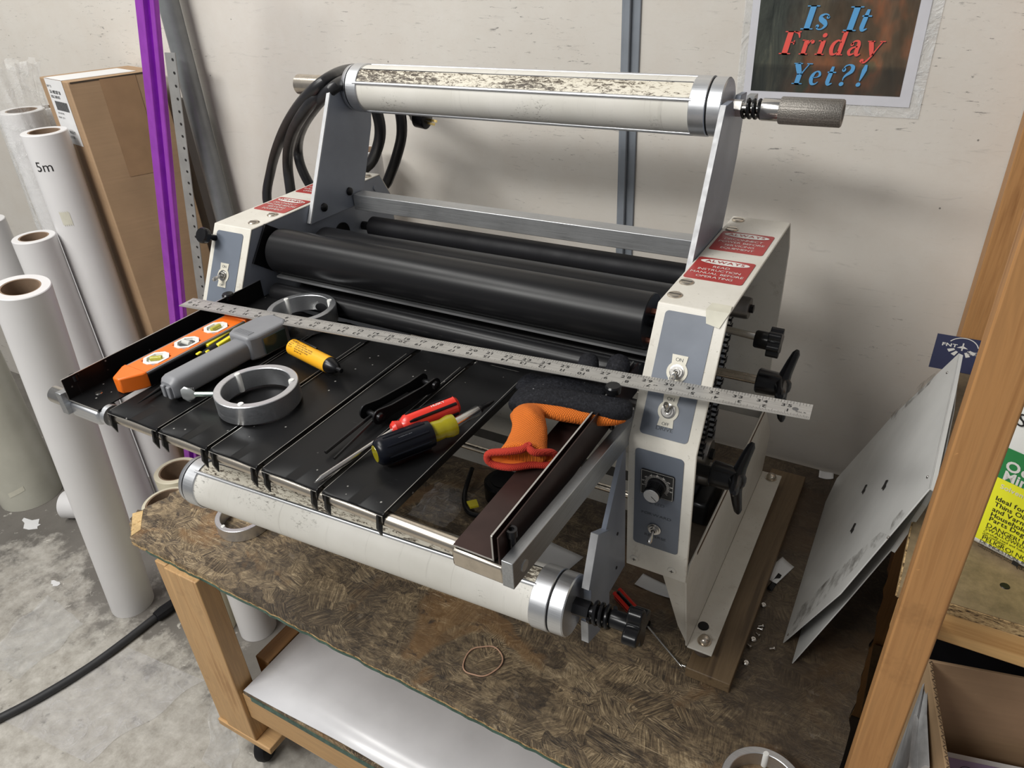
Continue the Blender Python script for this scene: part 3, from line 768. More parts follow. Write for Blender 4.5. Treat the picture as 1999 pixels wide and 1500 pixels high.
# rollers
def roller(nm, y, z, r, x0, x1, mat, shaft=.008):
    o = MB().lathe((x0, y, z), (1, 0, 0), [(0, 0), (0, r - .001), (.001, r), (x1 - x0 - .001, r), (x1 - x0, r - .001), (x1 - x0, 0)], 64).build(nm, mat, mach)
    m = MB(); m.cyl((XLI + .001, y, z), (x0 + .001, y, z), shaft, n=16); m.cyl((x1 - .001, y, z), (XI - .001, y, z), shaft, n=16); m.build('axle', darkSt, o); return o
roller('heat_roller', .806, .531, .0365, -.915, -.275, rubberM)
roller('laminating_roller', .905, .501, .036, -.915, -.272, rubberM)
roller('pull_roller', 1.026, .500, .0195, -.905, -.262, rubberD)
roller('lower_pull_roller', 1.010, .452, .0245, -.905, -.262, rubberD)
roller('lower_heat_roller', .850, .440, .0300, -.915, -.275, rubberM)
# diamond bearing plate at the left end of the big roller
c = V((XLI + .0005, .800, .535)); m = MB(); m.prism([c + V((0, -.048, -.008)), c + V((0, -.006, .044)), c + V((0, .046, .010)), c + V((0, .012, -.052))], (.004, 0, 0)); m.build('bearing_plate', plasM, mach)
m = MB(); m.cyl((-.275, .806, .545), (-.256, .806, .545), .004, n=10); m.cyl((-.275, .790, .512), (-.256, .790, .512), .004, n=10); m.build('heater_terminal', plain('copper pin', (.45, .18, .12), .4, 1), mach)
# idler and guard in front of the big roller
MB().lathe((-.915, .776, .468), (1, 0, 0), [(0, 0), (0, .0165), (.64, .0165), (.64, 0)], 40).build('idler_roller', rubberM, mach)
MB().box(-.915, -.262, .784, .80, .492, .4955).build('nip_guard', aluD, mach)
MB().cyl((-.915, .735, .447), (-.262, .735, .447), .009, n=20).build('feed_bar', steelM, mach)
MB().cyl((-.92, .86, .19), (-.256, .86, .19), .006, n=16).build('tie_rod', nickelM, mach)
m = MB(); m.box(-.925, -.2565, .990, .994, .036, .112); m.build('base_cross_panel', creamM, mach)
m = MB(); m.box(-.925, -.2565, .994, 1.06, .108, .112); m.box(-.925, -.2565, 1.06, 1.064, .108, .25); m.build('rear_cross_panel', creamM, mach)
MB().box(-.924, -.257, .9885, .9899, .107, .128).build('dark_seam', plain('grey felt strip', (.09, .085, .075), .8), mach)

# mandrel (supply shaft): paper covered core with four metal rods, collars, spring and handle
def mandrel(A, B, rods, rt, nm, phase, par=mach):
    """A..B is the axis between the arms"""
    A, B = V(A), V(B); d = (B - A).normalized(); L = (B - A).length; u, v, _ = frame(d)
    root = MB().lathe(A + d * .030, d, [(0, 0), (0, .0372), (L - .076, .0372), (L - .076, 0)], 72).build(nm, mandM, par)
    m = MB()
    for k in rods:
        a = phase + math.radians(k); q = (u * math.cos(a) + v * math.sin(a)) * .0372; m = MB()
        m.tube([A + d * .028 + q, A + d * (L - .045) + q], .0030, 12)
        m.build('grip_rod', aluM, root)
    m = MB()
    for a0 in (phase - .085,):
        for k in range(6):
            a = a0 - k * .105; b = a - .105; r = .0375
            qa = (u * math.cos(a) + v * math.sin(a)) * r; qb = (u * math.cos(b) + v * math.sin(b)) * r
            m.quad(A + d * .032 + qa, A + d * (L - .048) + qa, A + d * (L - .048) + qb, A + d * .032 + qb)
    bmesh.ops.remove_doubles(m.bm, verts=m.bm.verts, dist=1e-6)
    m.build('glue_strip', glueM, root)
    a = phase - .085 - 6 * .105; q = (u * math.cos(a) + v * math.sin(a)) * .0368
    MB().tube([A + d * .032 + q, A + d * (L - .048) + q], .0013, 6).build('slot_line', darkSt, root)
    for t0 in (.012, L - .048):
        MB().lathe(A + d * t0, d, [(0, 0), (0, .0385), (.001, .0395), (.022, .0395), (.023, .0385), (.023, 0)], 72).build('collar', aluM, root)
    for t0 in (.0095, L - .0250): MB().lathe(A + d * t0, d, [(0, 0), (0, .0375), (.0025, .0375), (.0025, 0)], 64).build('brake_ring', rubberD if par else rubberD, root)
    MB().lathe(A, d, [(0, 0), (0, .036), (.001, .037), (.0095, .0385), (.0095, 0)], 64).build('end_cap', aluM, root)
    MB().lathe(B - d * .0225, d, [(0, 0), (0, .0385), (.017, .0385), (.0185, .037), (.0185, 0)], 64).build('end_cap', aluM, root)
    return root, d
mt, d = mandrel((XLI + .010, 1.05, .743), (XI - .0085, 1.05, .743), (0, 88, 180, 270), 0, 'top_supply_mandrel', math.radians(-22))
y0, z0 = 1.05, .743
MB().lathe((XI - .014, y0, z0), (1, 0, 0), [(0, 0), (0, .0115), (.021, .0115), (.021, 0)], 6).build('hex_shaft', steelM, mt)
def spring(p0, d, L, r, wr, turns, par, mat=plasM):
    p0 = V(p0); u, v, d = frame(d); path = []
    n = int(turns * 18)
    for i in range(n + 1):
        a = 2 * PI * turns * i / n; path.append(p0 + d * (L * i / n) + (u * math.cos(a) + v * math.sin(a)) * r)
    return MB().tube(path, wr, 8).build('spring', mat, par)
spring((-.246, y0, z0), (1, 0, 0), .024, .0115, .0023, 3.2, mt)
MB().cyl((-.25, y0, z0), (-.218, y0, z0), .0065, n=20).build('spindle', steelM, mt)
MB().box(-.2463, -.236, y0 + .01, y0 + .03, z0 + .006, z0 + .014).build('spring_stop', aluD, mt)
hd = MB().lathe((-.222, y0, z0), (1, 0, 0), [(0, 0), (0, .0135), (.001, .0142), (.025, .0142), (.025, 0)], 40).build('handle', steelM, mt)
MB().lathe((-.1985, y0, z0), (1, 0, 0), [(0, .0), (0, .0165), (.0012, .0172), (.0755, .0172), (.0770, .0160), (.0770, .011), (.0745, .0095), (.0745, 0)], 56).build('knurled_grip', knurlM, hd, angle=50)
MB().lathe((-1.048, y0, z0), (1, 0, 0), [(0, 0), (0, .0165), (.001, .0175), (.114, .0175), (.114, 0)], 40).build('left_grip', nickelM, mt)
# lower mandrel
LA, LB = V((-.912, .535, .250)), V((-.262, .556, .267))
ml, d = mandrel(LA, LB, (0, 180, 250), 0, 'lower_supply_mandrel', math.radians(-63))
MB().lathe(LB - d * .004, d, [(0, 0), (0, .0115), (.020, .0115), (.020, 0)], 6).build('hex_shaft', darkSt, ml)
spring(LB + d * .018, d, .026, .0125, .0026, 3.6, ml)
MB().cyl(LB + d * .01, LB + d * .05, .007, n=20).build('spindle', darkSt, ml)
MB().lathe(LA - d * .018, d, [(0, 0), (0, .012), (.003, .016), (.013, .016), (.018, .01), (.018, 0)], 28).build('left_knob', plasM, ml)
def lobed(c, d, r0, r1, lobes, h, nm, par, up=None, barrel=0, br=.011):
    u, v, d = frame(d); c = V(c); pts = []
    for k in range(lobes * 16):
        a = 2 * PI * k / (lobes * 16); w = .5 + .5 * math.cos(a * lobes); r = r0 + (r1 - r0) * w ** .7
        pts.append(c + (u * math.cos(a) + v * math.sin(a)) * r)
    o = MB().prism(pts, d * h).build(nm, plasM, par, bevel=.0025, seg=3, angle=50)
    if barrel: MB().lathe(c - d * barrel, d, [(0, 0), (0, br * .9), (.002, br), (barrel + .001, br), (barrel + .001, 0)], 32).build('barrel', plasM, o)
    return o
lobed(LB + d * .064, d, .015, .0275, 4, .018, 'star_knob', ml, barrel=.022)
# brackets carrying the lower mandrel
for bx in (XI - .006, XLI - .002):
    b = MB().prism([(bx, .678, .432), (bx, .621, .337), (bx, .629, .215), (bx, .692, .215)], (.006, 0, 0)).build('lower_bracket', plateM, mach)
    m = MB(); m.prism([(bx - .0007, .592, .357), (bx - .0007, .625, .337), (bx - .0007, .632, .205), (bx - .0007, .60, .182), (bx - .0007, .566, .196), (bx - .0007, .564, .236), (bx - .0007, .572, .246), (bx - .0007, .572, .285), (bx - .0007, .566, .290)], (.010, 0, 0))
    f = m.build('mandrel_hook', plateM, b, bevel=.0008)
    m = MB(); m2_ = MB(); m.prism([(bx - .0004, .5912, .357), (bx - .0004, .5656, .290), (bx - .0004, .5668, .289), (bx - .0004, .5928, .3565)], (.0094, 0, 0)); m2_.prism([(bx - .0004, .5653, .197), (bx - .0004, .5632, .236), (bx - .0004, .565, .236), (bx - .0004, .567, .197)], (.0094, 0, 0)); m.build('sawn_edge', aluE, f); m2_.build('sawn_edge', aluE, f)
    for z in (.30, .24): MB().lathe((bx + .006, .66, z), (1, 0, 0), [(0, 0), (0, .0025), (.001, .002), (.001, 0)], 12).build('rivet', darkSt, b)

# drive side under the right cover
def spr(nm, x, y, z, r, w): 
    o = MB().lathe((x, y, z), (1, 0, 0), [(0, 0), (0, r), (w * .15, r), (w * .25, r * .9), (w * .9, r * .9), (w, r * .85), (w, 0)], 32).build(nm, nickelM if 0 else plain('grey sprocket steel', (.26, .25, .24), .38, 1), mach)
    MB().lathe((x + w, y, z), (1, 0, 0), [(0, 0), (0, r * .33), (.006, r * .33), (.006, 0)], 6).build('hub_nut', darkSt, o); return o
xs = XI + .006
spr('sprocket', xs, 1.075, .442, .0195, .040); spr('sprocket', xs, 1.00, .205, .028, .022); spr('sprocket', xs, 1.02, .145, .024, .022)
m = MB()
pa, pb = V((xs + .010, 1.035, .440)), V((xs + .010, .975, .21)); pc, pd = V((xs + .010, 1.078, .44)), V((xs + .010, 1.03, .2))
for a, b in ((pa, pb), (pc, pd)):
    m = MB(); n = 26
    for i in range(n):
        p = a.lerp(b, (i + .5) / n); dd = (b - a) / n
        w = .0065 if i % 2 else .0045; off = V((w, 0, 0))
        for sgn in (-1, 1): m.obox(p - dd * .48 + off * sgn - V((.0006, .0032, 0)), dd * .96, (.0012, 0, 0), (0, .0064, 0))
        m.cyl(p - V((.005, 0, 0)), p + V((.005, 0, 0)), .0022, n=8)
    m.build('drive_chain', darkSt, mach)
MB().box(xs, xs + .03, .99, 1.10, .052, .10).build('drive_motor', darkSt, mach, bevel=.006)
# threaded star knob and two wing knobs
kn = MB().cyl((XI + .006, .878, .505), (-.158, .878, .499), .0048, n=16).build('threaded_rod', steelM, mach)
lobed((-.142, .876, .497), (1, .02, -.03), .0135, .0195, 6, .016, 'star_knob', kn, barrel=.017, br=.0115)
def wing(c, angs, par, L=.047):
    c = V(c); d = V((1, 0, -.02)).normalized(); u, v, _ = frame(d)
    h = MB().lathe(c - d * .030, d, [(0, 0), (0, .0155), (.002, .0175), (.024, .0165), (.030, .0145), (.040, .011), (.044, .006), (.045, 0)], 36).build('wing_knob', plasM, par)
    for a in angs:
        q = V((0, math.cos(a), math.sin(a)))
        MB().tube([c + q * .004 + d * .002, c + q * .018 + d * .004, c + q * .034 + d * .007, c + q * L + d * .010, c + q * (L + .005) + d * .011], [.0125, .0095, .0080, .0065, .003], 14, flat=(d, .8)).build('wing', plasM, h)
r1 = MB().cyl((XI + .006, .90, .423), (-.145, .90, .423), .0065, n=18).build('pressure_shaft', nickelM, mach)
wing((-.123, .900, .4225), (math.radians(48), math.radians(262), math.radians(165)), r1)
r2 = MB().cyl((XI + .006, .775, .345), (-.165, .775, .345), .0085, n=18).build('lower_pressure_shaft', darkSt, mach)
wing((-.142, .775, .345), (math.radians(50), math.radians(268), math.radians(160)), r2)

# ---------------- feed tray ----------------
ZT = .465
tray = MB().cyl((-.985, .424, .4525), (XI - .008, .424, .4525), .0078, n=28).build('tray_rod', nickelM, mach)
def slat(x0, x1, par=tray, lip=True, y0=.416, y1=.770, t=.0016):
    """black sheet slat with rolled long sides, dipping front edge and two hooks"""
    m = MB(); n = 18; ys = [y0, y0 + .004, .46, .56, .66, .72, y1 - .02, y1]; zs = [ZT - .002, ZT, ZT, ZT - .001, ZT - .003, ZT - .005, ZT - .009, ZT - .018]
    g = []
    for i in range(n + 1):
        u = i / n; x = x0 + (x1 - x0) * u; sag = -.0022 * (1 - (2 * u - 1) ** 4)
        dn = 0 
        g.append([m.bm.verts.new((x, y + (.0025 * (1 - (2 * u - 1) ** 2) if j == 0 else 0), z + sag)) for j, (y, z) in enumerate(zip(ys, zs))])
    for i in range(n):
        for j in range(len(ys) - 1): m.bm.faces.new((g[i][j], g[i + 1][j], g[i + 1][j + 1], g[i][j + 1]))
    for k, xs_ in ((0, x0), (n, x1)):
        low = [m.bm.verts.new((v.co.x, v.co.y, v.co.z - .011)) for v in g[k]]
        for j in range(len(ys) - 1): m.bm.faces.new((g[k][j], g[k][j + 1], low[j + 1], low[j]))
    o = m.build('tray_slat', blackM, par, angle=50)
    sm = o.modifiers.new('thick', 'SOLIDIFY'); sm.thickness = t; sm.offset = -1
    for xx in (x0 + .004, x1 - .008):
        m = MB(); m.prism([(xx, y0 - .001, ZT - .003), (xx, y0 - .004, ZT - .018), (xx, y0 + .0, ZT - .031), (xx, y0 + .003, ZT - .018), (xx, y0 + .006, ZT - .006)], (.003, 0, 0))
        m.build('hook', plasM, o)
    e = MB()
    for i in range(n):
        u0, u1 = i / n, (i + 1) / n; f = lambda u: (x0 + (x1 - x0) * u, y0 - .0004 + .0025 * (1 - (2 * u - 1) ** 2), ZT - .0018 - .0022 * (1 - (2 * u - 1) ** 4))
        a, b = V(f(u0)), V(f(u1)); e.obox(a, b - a, (0, 0, -.0009), (0, -.0003, 0))
    for xx in (x0, x1 - .0006): e.box(xx, xx + .0006, y0 + .004, .70, ZT - .0004, ZT + .0001)
    e.build('worn_edge', plain('bare worn metal edge', (.5, .49, .47), .35, .8), o)
for a, b in ((-.856, -.762), (-.757, -.674), (-.668, -.592), (-.584, -.502), (-.495, -.413)): slat(a, b)
def channel(x0, x1, side, par=tray):
    y0, y1 = .412, .770; t = .0018; m = MB()
    m.box(x0, x1, y0, y1, ZT - .001, ZT + t - .001)
    xf = x0 if side < 0 else x1 - t
    m.box(xf, xf + t, y0, y1 - .01, ZT - .001, ZT + .030)
    if side > 0: m.box(x1 + .0045, x1 + .0045 + t, y0, y1 - .01, ZT - .012, ZT + .030); m.box(x1 - t, x1 + .0045 + t, y0, y1 - .01, ZT - .012, ZT - .011)
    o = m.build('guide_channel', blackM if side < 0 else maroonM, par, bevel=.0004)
    e = MB(); e.box(x0, x1, y0 - .0006, y0, ZT - .0008, ZT + .0006); e.box(xf, xf + t, y0 - .0006, y0, ZT, ZT + .030); e.box(xf, xf + t, y0, y1 - .01, ZT + .030, ZT + .0305); e.build('worn_edge', plain('bare worn metal edge', (.5, .49, .47), .35, .8), o)
    MB().lathe(((x0 + x1) / 2 + side * .008, y0 + .028, ZT + .0008), (0, 0, 1), [(0, 0), (0, .005), (.0008, .0045), (.001, 0)], 18).build('screw', steelM, o)
    for yy, big in ((.430, False), (.695 if side < 0 else .669, True)):
        xx = x1 + .0095 if side > 0 else x0 - .002
        if not big: MB().lathe((xx, yy, ZT - .012), (0, 0, 1), [(0, 0), (0, .0034), (.030, .0034), (.032, .0055), (.040, .0055), (.040, .003), (.037, .003), (.037, 0)], 18).build('cap_screw', darkSt, o)
        else:
            e_ = 0 if side < 0 else .016
            MB().lathe((xx, yy, ZT - .012), (0, 0, 1), [(0, 0), (0, .003), (.034 + e_, .003), (.036 + e_, .009), (.043 + e_, .0095), (.045 + e_, .008), (.045 + e_, 0)], 22).build('thumb_screw', plasM, o)
    return o
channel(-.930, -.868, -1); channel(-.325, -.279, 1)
bl = MB().box(-.933, -.872, .410, .440, .440, .461).build('rod_block', aluM, tray, bevel=.004)
MB().cyl((-.985, .424, .4525), (-.93, .424, .4525), .012, n=28).build('rod_sleeve', steelM, tray)
MB().cyl((-.868, .424, .4525), (-.86, .424, .4525), .014, n=28).build('rod_stop', aluM, tray)
MB().box(-.326, -.268, .409, .440, .440, .462).build('rod_block', nickelM, tray, bevel=.003)
for x0 in (-.2665, -.941):
    m = MB(); m.prism([(x0, .404, .478), (x0, .404, .446), (x0, .72, .420), (x0, .72, .452)], (.012, 0, 0)); s = m.build('tray_side_bar', aluY, tray, bevel=.0006)
    MB().lathe((x0 + .012, .425, .458), (1, 0, 0), [(0, 0), (0, .006), (.0008, .006), (.0008, 0)], 20).build('screw', aluD, s)

# power cord looped over the left grip
def pth(pts, y): return [at(a, b, 'y', 1.013 if (585 <= a <= 662 and b < 225) else ((y + 1.013) / 2 if b < 275 and a < 600 else y)) for a, b in pts]   # the loops pass in front of the grip they hang on
m = MB()
LOWC = [V((-1.05, 1.145, .33)), V((-1.16, 1.15, .325)), V((-1.27, 1.155, .37))]; LOWR = [V((-.965, 1.15, .45)), V((-.975, 1.148, .38)), V((-1.02, 1.145, .33))]
m.tube(LOWC + pth([(524, 400), (530, 330), (552, 262), (590, 200), (640, 155), (690, 136), (735, 150), (775, 200), (785, 255), (775, 305), (758, 352), (748, 375)], 1.16) + LOWR, .0105, 12, smooth=6)
m.tube([V((-1.05, 1.14, .36)), V((-1.15, 1.13, .36)), V((-1.22, 1.125, .40))] + pth([(568, 375), (562, 320), (568, 270), (592, 222), (630, 178), (675, 152), (715, 172), (738, 225), (742, 268), (728, 312), (706, 345)], 1.12) + [V((-1.01, 1.135, .47)), V((-1.01, 1.14, .40))], .0108, 12, smooth=6)
m.tube([V((-1.04, 1.145, .40)), V((-1.12, 1.16, .42))] + pth([(612, 372), (588, 325), (582, 285), (592, 245), (622, 200), (660, 165), (690, 150)], 1.18), .0105, 12, smooth=6)
m.tube(pth([(700, 150), (745, 165), (790, 205), (812, 228)], 1.2), .009, 12, smooth=6)
pc = m.build('power_cord', cordM, mach)
u = at(812, 228, 'y', 1.2); v2 = at(858, 238, 'y', 1.2); dd = (v2 - u).normalized()
pg = MB().lathe(u - dd * .008, dd, [(0, 0), (0, .009), (.008, .013), (.012, .019), (.034, .019), (.036, .016), (.036, 0)], 20).build('plug', plasM, pc)
m = MB()
for off in (V((0, 0, .008)), V((0, .004, -.004)), V((0, -.004, -.008))): m.obox(u + dd * .028 + off, dd * .018, (0, .002, .004), (0, .001, 0))
m.build('prong', brassM, pg)

# ---------------- things lying on the tray ----------------
ZTT = ZT + .0008
# 36 inch rule
A = at(350, 598, 'z', .495); B = at(1579, 820, 'z', .517)
A2 = at(378, 583, 'z', .495)
du = (B - A).normalized(); dv = (A2 - A); dv = (dv - du * dv.dot(du)).normalized(); dn = du.cross(dv)
Wd = .0290; LN = .9144; th = .0011; O = A + dn * .0
rl = thing('yard_rule', 'yard long aluminium rule laid slantwise over the tray, glove and tower', 'ruler', O)
MB().obox(O, du * LN, dv * Wd, dn * th).build('rule_blade', ruleM, rl)
m = MB(); h = th + .00015; inch = .0254
def tick(s_, v0, v1, w=.00032):
    m.quad(O + du * (s_ - w / 2) + dv * v0 + dn * h, O + du * (s_ + w / 2) + dv * v0 + dn * h, O + du * (s_ + w / 2) + dv * v1 + dn * h, O + du * (s_ - w / 2) + dv * v1 + dn * h)
for i in range(1, 36 * 8):
    L = .0040 if i % 2 else (.0055 if i % 4 else .0072)
    tick(i * inch / 8, Wd - .0004 - (L if i % 8 else .0095), Wd - .0004)
for i in range(1, 36 * 16):
    L = .0028 if i % 2 else (.0040 if i % 4 else (.0050 if i % 8 else .0064))
    tick(LN - i * inch / 16, .0006, .0006 + (L if i % 16 else .0092), .00028)
m.build('graduations', blackP, rl)
m = MB()
for i in range(1, 36):
    st = str(i)
    if len(st) == 2:
        m.text(st[0], O + du * (i * inch - .0012) + dv * (Wd - .0125) + dn * h, du, dv, .0074, align='r', bold=.022, wide=1.35)
        m.text(st[1], O + du * (i * inch + .0012) + dv * (Wd - .0125) + dn * h, du, dv, .0074, align='l', bold=.022, wide=1.35)
        m.text(st[0], O + du * (LN - i * inch + .0012) + dv * .0122 + dn * h, -du, -dv, .0074, align='r', bold=.022, wide=1.35)
        m.text(st[1], O + du * (LN - i * inch - .0012) + dv * .0122 + dn * h, -du, -dv, .0074, align='l', bold=.022, wide=1.35)
    else:
        m.text(st, O + du * (i * inch - .0015) + dv * (Wd - .0125) + dn * h, du, dv, .0074, align='r', bold=.022, wide=1.35)
        m.text(st, O + du * (LN - i * inch + .0015) + dv * .0122 + dn * h, -du, -dv, .0074, align='r', bold=.022, wide=1.35)
m.text('JOHNSON LEVEL & TOOL MFG. CO. INC.', O + du * (15.2 * inch) + dv * .0133 + dn * h, du, dv, .0024, wide=1.3, bold=.01)
m.text('MILWAUKEE, WISCONSIN USA', O + du * (23 * inch) + dv * .0135 + dn * h, du, dv, .0026, wide=1.3, bold=.01)
m.text('16 THS', O + du * (LN - .010) + dv * .011 + dn * h, -du, -dv, .0028, wide=1.3, bold=.01)
m.text('8 THS', O + du * .010 + dv * (Wd - .009) + dn * h, du, dv, .0028, wide=1.3, bold=.01)
m.text('1236', O + du * (29.45 * inch) + dv * .0115 + dn * h, du, dv, .0028, shear=.2, bold=.01)
m.build('numerals', blackP, rl)
m = MB()
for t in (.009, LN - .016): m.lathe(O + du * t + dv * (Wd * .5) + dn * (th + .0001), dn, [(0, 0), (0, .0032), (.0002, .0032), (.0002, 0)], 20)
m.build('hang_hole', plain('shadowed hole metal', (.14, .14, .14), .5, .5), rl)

# core adapter rings
def adapter(cx, cy, z, label, pegs, screw=None, tilt=None, ri=.0425, ro=.0520, h=.026, group=None):
    r = thing('core_adapter_ring', label, 'ring', (cx, cy, z), group)
    MB().ring((cx, cy, z), (0, 0, 1), ri, ro, h, 80).build('ring_body', aluM, r, angle=30)
    for a in pegs:
        q = V((math.cos(a), math.sin(a), 0))
        MB().lathe(V((cx, cy, z + .0008)) + q * (ri + .0012), (0, 0, 1), [(0, 0), (0, .0040), (h - .001, .0040), (h + .0002, .0034), (h + .0003, 0)], 18).build('nylon_peg', whitePl, r)
    return r
c = at(500, 752, 'z', .4918); rg = adapter(c.x, c.y, ZTT, 'silver aluminium core ring in the middle of the tray, with a thumb screw', [math.radians(a) for a in (40, -68, 168)], h=.026)
q = V((math.cos(math.radians(205)), math.sin(math.radians(205)), 0)); p0 = V((c.x, c.y, ZTT + .0125)) + q * .047
ts = MB().cyl(p0, p0 + q * .036, .0034, n=14).build('thumb_screw', plain('zinc screw', (.50, .62, .56), .3, 1), rg)
m = MB(); pe = p0 + q * .036; sd = V((-q.y, q.x, 0)); m.tube([pe, pe + q * .004, pe + q * .012, pe + q * .018], [.003, .008, .0115, .007], 20, flat=((0, 0, 1), 1.0)); 
for v in m.bm.verts:
    t = (v.co - pe).dot(sd); v.co -= sd * t * .72
f = m.build('thumb_flat', plain('bright zinc', (.72, .75, .74), .3, .8), ts)
m = MB()
for k in range(-3, 4): m.obox(pe + q * (.009 + k * .0022) - sd * .0038 + V((0, 0, -.007)), q * .0009, -sd * .0006, (0, 0, .014))
m.build('grip_ridges', aluD, f)
c = at(588, 597, 'z', .4908); r2_ = adapter(c.x, c.y, ZTT - .003, 'silver aluminium core ring at the back of the tray beside the big roller', [math.radians(a) for a in (55, 165)])
q = V((.55, -.83, 0)).normalized(); MB().cyl(V((c.x, c.y, ZTT + .009)) + q * .0505, V((c.x, c.y, ZTT + .009)) + q * .0535, .005, n=18).build('set_screw', chromeM, r2_)
c = at(474, 1003, 'z', .026); adapter(c.x, c.y, .0003, 'dull aluminium core ring on the bench top under the lower mandrel', [math.radians(a) for a in (150, 262, 30)])
c = at(1490, 1533, 'z', .026); adapter(c.x, c.y, .0003, 'aluminium core ring at the front edge of the bench, cut by the photo frame', [math.radians(a) for a in (98, 218)])

# torpedo level
a0 = V((-.8775, .452)); e0 = V((-.8700, .684)); d2 = (e0 - a0).normalized(); L = .2286
lvO = V((a0.x, a0.y, ZTT)); dl_ = V((d2.x, d2.y, 0)); dw = V((-d2.y, d2.x, 0)) * -1      # dw points to +x
lev = thing('torpedo_level', 'orange and black torpedo level lying in the left guide channel', 'spirit level', lvO)
H_ = .0215; W_ = .046
def lp(s_, w_, z_): return lvO + dl_ * s_ + dw * w_ + V((0, 0, z_))
m = MB(); m.prism([lp(.030, -W_ / 2, 0), lp(.030, W_ / 2, 0), lp(L - .03, W_ / 2, 0), lp(L - .03, -W_ / 2, 0)], (0, 0, H_ - .003)); m.build('level_body', plasM, lev, bevel=.001)
m = MB()
for w_ in (-W_ / 2, W_ / 2 - .003): m.prism([lp(.031, w_, H_ - .003), lp(.031, w_ + .003, H_ - .003), lp(L - .031, w_ + .003, H_ - .003), lp(L - .031, w_, H_ - .003)], (0, 0, .003))
m.build('metal_edge', levelGrey, lev, bevel=.0006)
# orange face with three windows
wins = [(.062, .030), (.112, .030), (.163, .030)]
m = MB()
def strip(s0, s1, w0, w1): m.prism([lp(s0, w0, H_ - .003), lp(s0, w1, H_ - .003), lp(s1, w1, H_ - .003), lp(s1, w0, H_ - .003)], (0, 0, .0032))
hw = W_ / 2 - .003; ww = .0135
xs_ = [.030] + sum([[c_ - l_ / 2, c_ + l_ / 2] for c_, l_ in wins], []) + [L - .03]
for i in range(0, len(xs_) - 1):
    if i % 2 == 0: strip(xs_[i], xs_[i + 1], -hw, hw)
    else: strip(xs_[i], xs_[i + 1], -hw, -ww); strip(xs_[i], xs_[i + 1], ww, hw)
m.build('orange_face', orangeM, lev)
for (s0, sgn) in ((.0, 1), (L, -1)):
    m = MB(); q = lambda t: s0 + sgn * t
    m.prism([lp(q(.031), -W_ / 2 - .0008, -.0 + .0004), lp(q(.031), W_ / 2 + .0008, .0004), lp(q(.024), W_ / 2 - .001, .0004), lp(q(0), .0065, .0004), lp(q(0), -.0065, .0004), lp(q(.024), -W_ / 2 + .001, .0004)], (0, 0, H_ + .0012)); m.build('end_cap', orangeM, lev, bevel=.002)
for k, (c_, l_) in enumerate(wins):
    out = [(-l_ / 2, -ww * .3), (-l_ / 2, ww * .3), (-l_ / 4, ww), (l_ / 4, ww), (l_ / 2, ww * .3), (l_ / 2, -ww * .3), (l_ / 4, -ww), (-l_ / 4, -ww)]
    m = MB()
    for j in range(8):
        (a1, b1), (a2, b2) = out[j], out[(j + 1) % 8]; f = 1.16; g = .86
        m.prism([lp(c_ + a1 * f, b1 * f, H_ - .004), lp(c_ + a2 * f, b2 * f, H_ - .004), lp(c_ + a2 * g, b2 * g, H_ - .004), lp(c_ + a1 * g, b1 * g, H_ - .004)], (0, 0, .0052))
    m.prism([lp(c_ + a * 1.0, b, H_ - .0025) for a, b in out], (0, 0, .0004))
    w_ = m.build('vial_window', whitePl, lev)
    if k == 1: m = MB(); m.prism([lp(c_ + a * .74, b * .72, H_ - .0018) for a, b in out], (0, 0, .0003)); m.build('window_opening', ledgeM, w_)
    ang = (.9, 1.57, .0)[k]; ax = dl_ * math.cos(ang) + dw * math.sin(ang)
    m = MB(); cc = lp(c_, 0, H_ + .0002); m.lathe(cc - ax * .0085, ax, [(0, 0), (.0005, .003), (.001, .0036), (.016, .0036), (.0165, .003), (.017, 0)], 16); m.build('vial', vialM if k != 1 else plain('pale vial', (.6, .6, .56), .12), w_)

# grey tool with square head (stud finder style handle)
Pt = at(333, 757, 'z', .482); Ph = at(498, 660, 'z', .488); dd = (Ph - Pt); dd.z = 0; Lh = dd.length; dd.normalize(); ss = V((dd.y, -dd.x, 0))
gt = thing('handheld_tool', 'grey plastic hand tool with square windowed head on the tray', 'hand tool', (Pt.x, Pt.y, ZTT))
O_ = V((Pt.x, Pt.y, ZTT))
def gp_(s_, w_, z_): return O_ + dd * s_ + ss * w_ + V((0, 0, z_))
m = MB()
secs = [(-.004, .012, .003, .026), (.0, .0155, .002, .030), (.006, .0165, .001, .032), (.05, .0165, .001, .032), (.11, .0160, .001, .031), (.135, .0165, .001, .031)]
rings = []
for s_, w_, z0_, z1_ in secs:
    rings.append([m.bm.verts.new(gp_(s_, math.copysign(abs(math.cos(t)) ** .55, math.cos(t)) * w_, (z0_ + z1_) / 2 + math.copysign(abs(math.sin(t)) ** .55, math.sin(t)) * (z1_ - z0_) / 2)) for t in [2 * PI * k / 28 for k in range(28)]])
for R1_, R2_ in zip(rings, rings[1:]):
    for k in range(28): m.bm.faces.new((R1_[k], R1_[(k + 1) % 28], R2_[(k + 1) % 28], R2_[k]))
m.bm.faces.new(rings[0]); m.bm.faces.new(rings[-1]); m.build('handle', toolGrey, gt)
m = MB(); m.prism([gp_(.115, -.022, .001), gp_(.115, .018, .001), gp_(.128, .024, .001), gp_(.176, .026, .001), gp_(.186, .018, .001), gp_(.188, -.012, .001), gp_(.170, -.026, .001), gp_(.128, -.028, .001)], (0, 0, .036)); hd_ = m.build('head', toolGrey, gt, bevel=.004, seg=3)
m = MB(); m.prism([gp_(.134, .0262, .006), gp_(.172, .0282, .006), gp_(.172, .0282, .030), gp_(.134, .0262, .030)], ss * .0008); m.build('head_window', plain('smoked green window', (.03, .045, .04), .15), hd_)
m = MB()
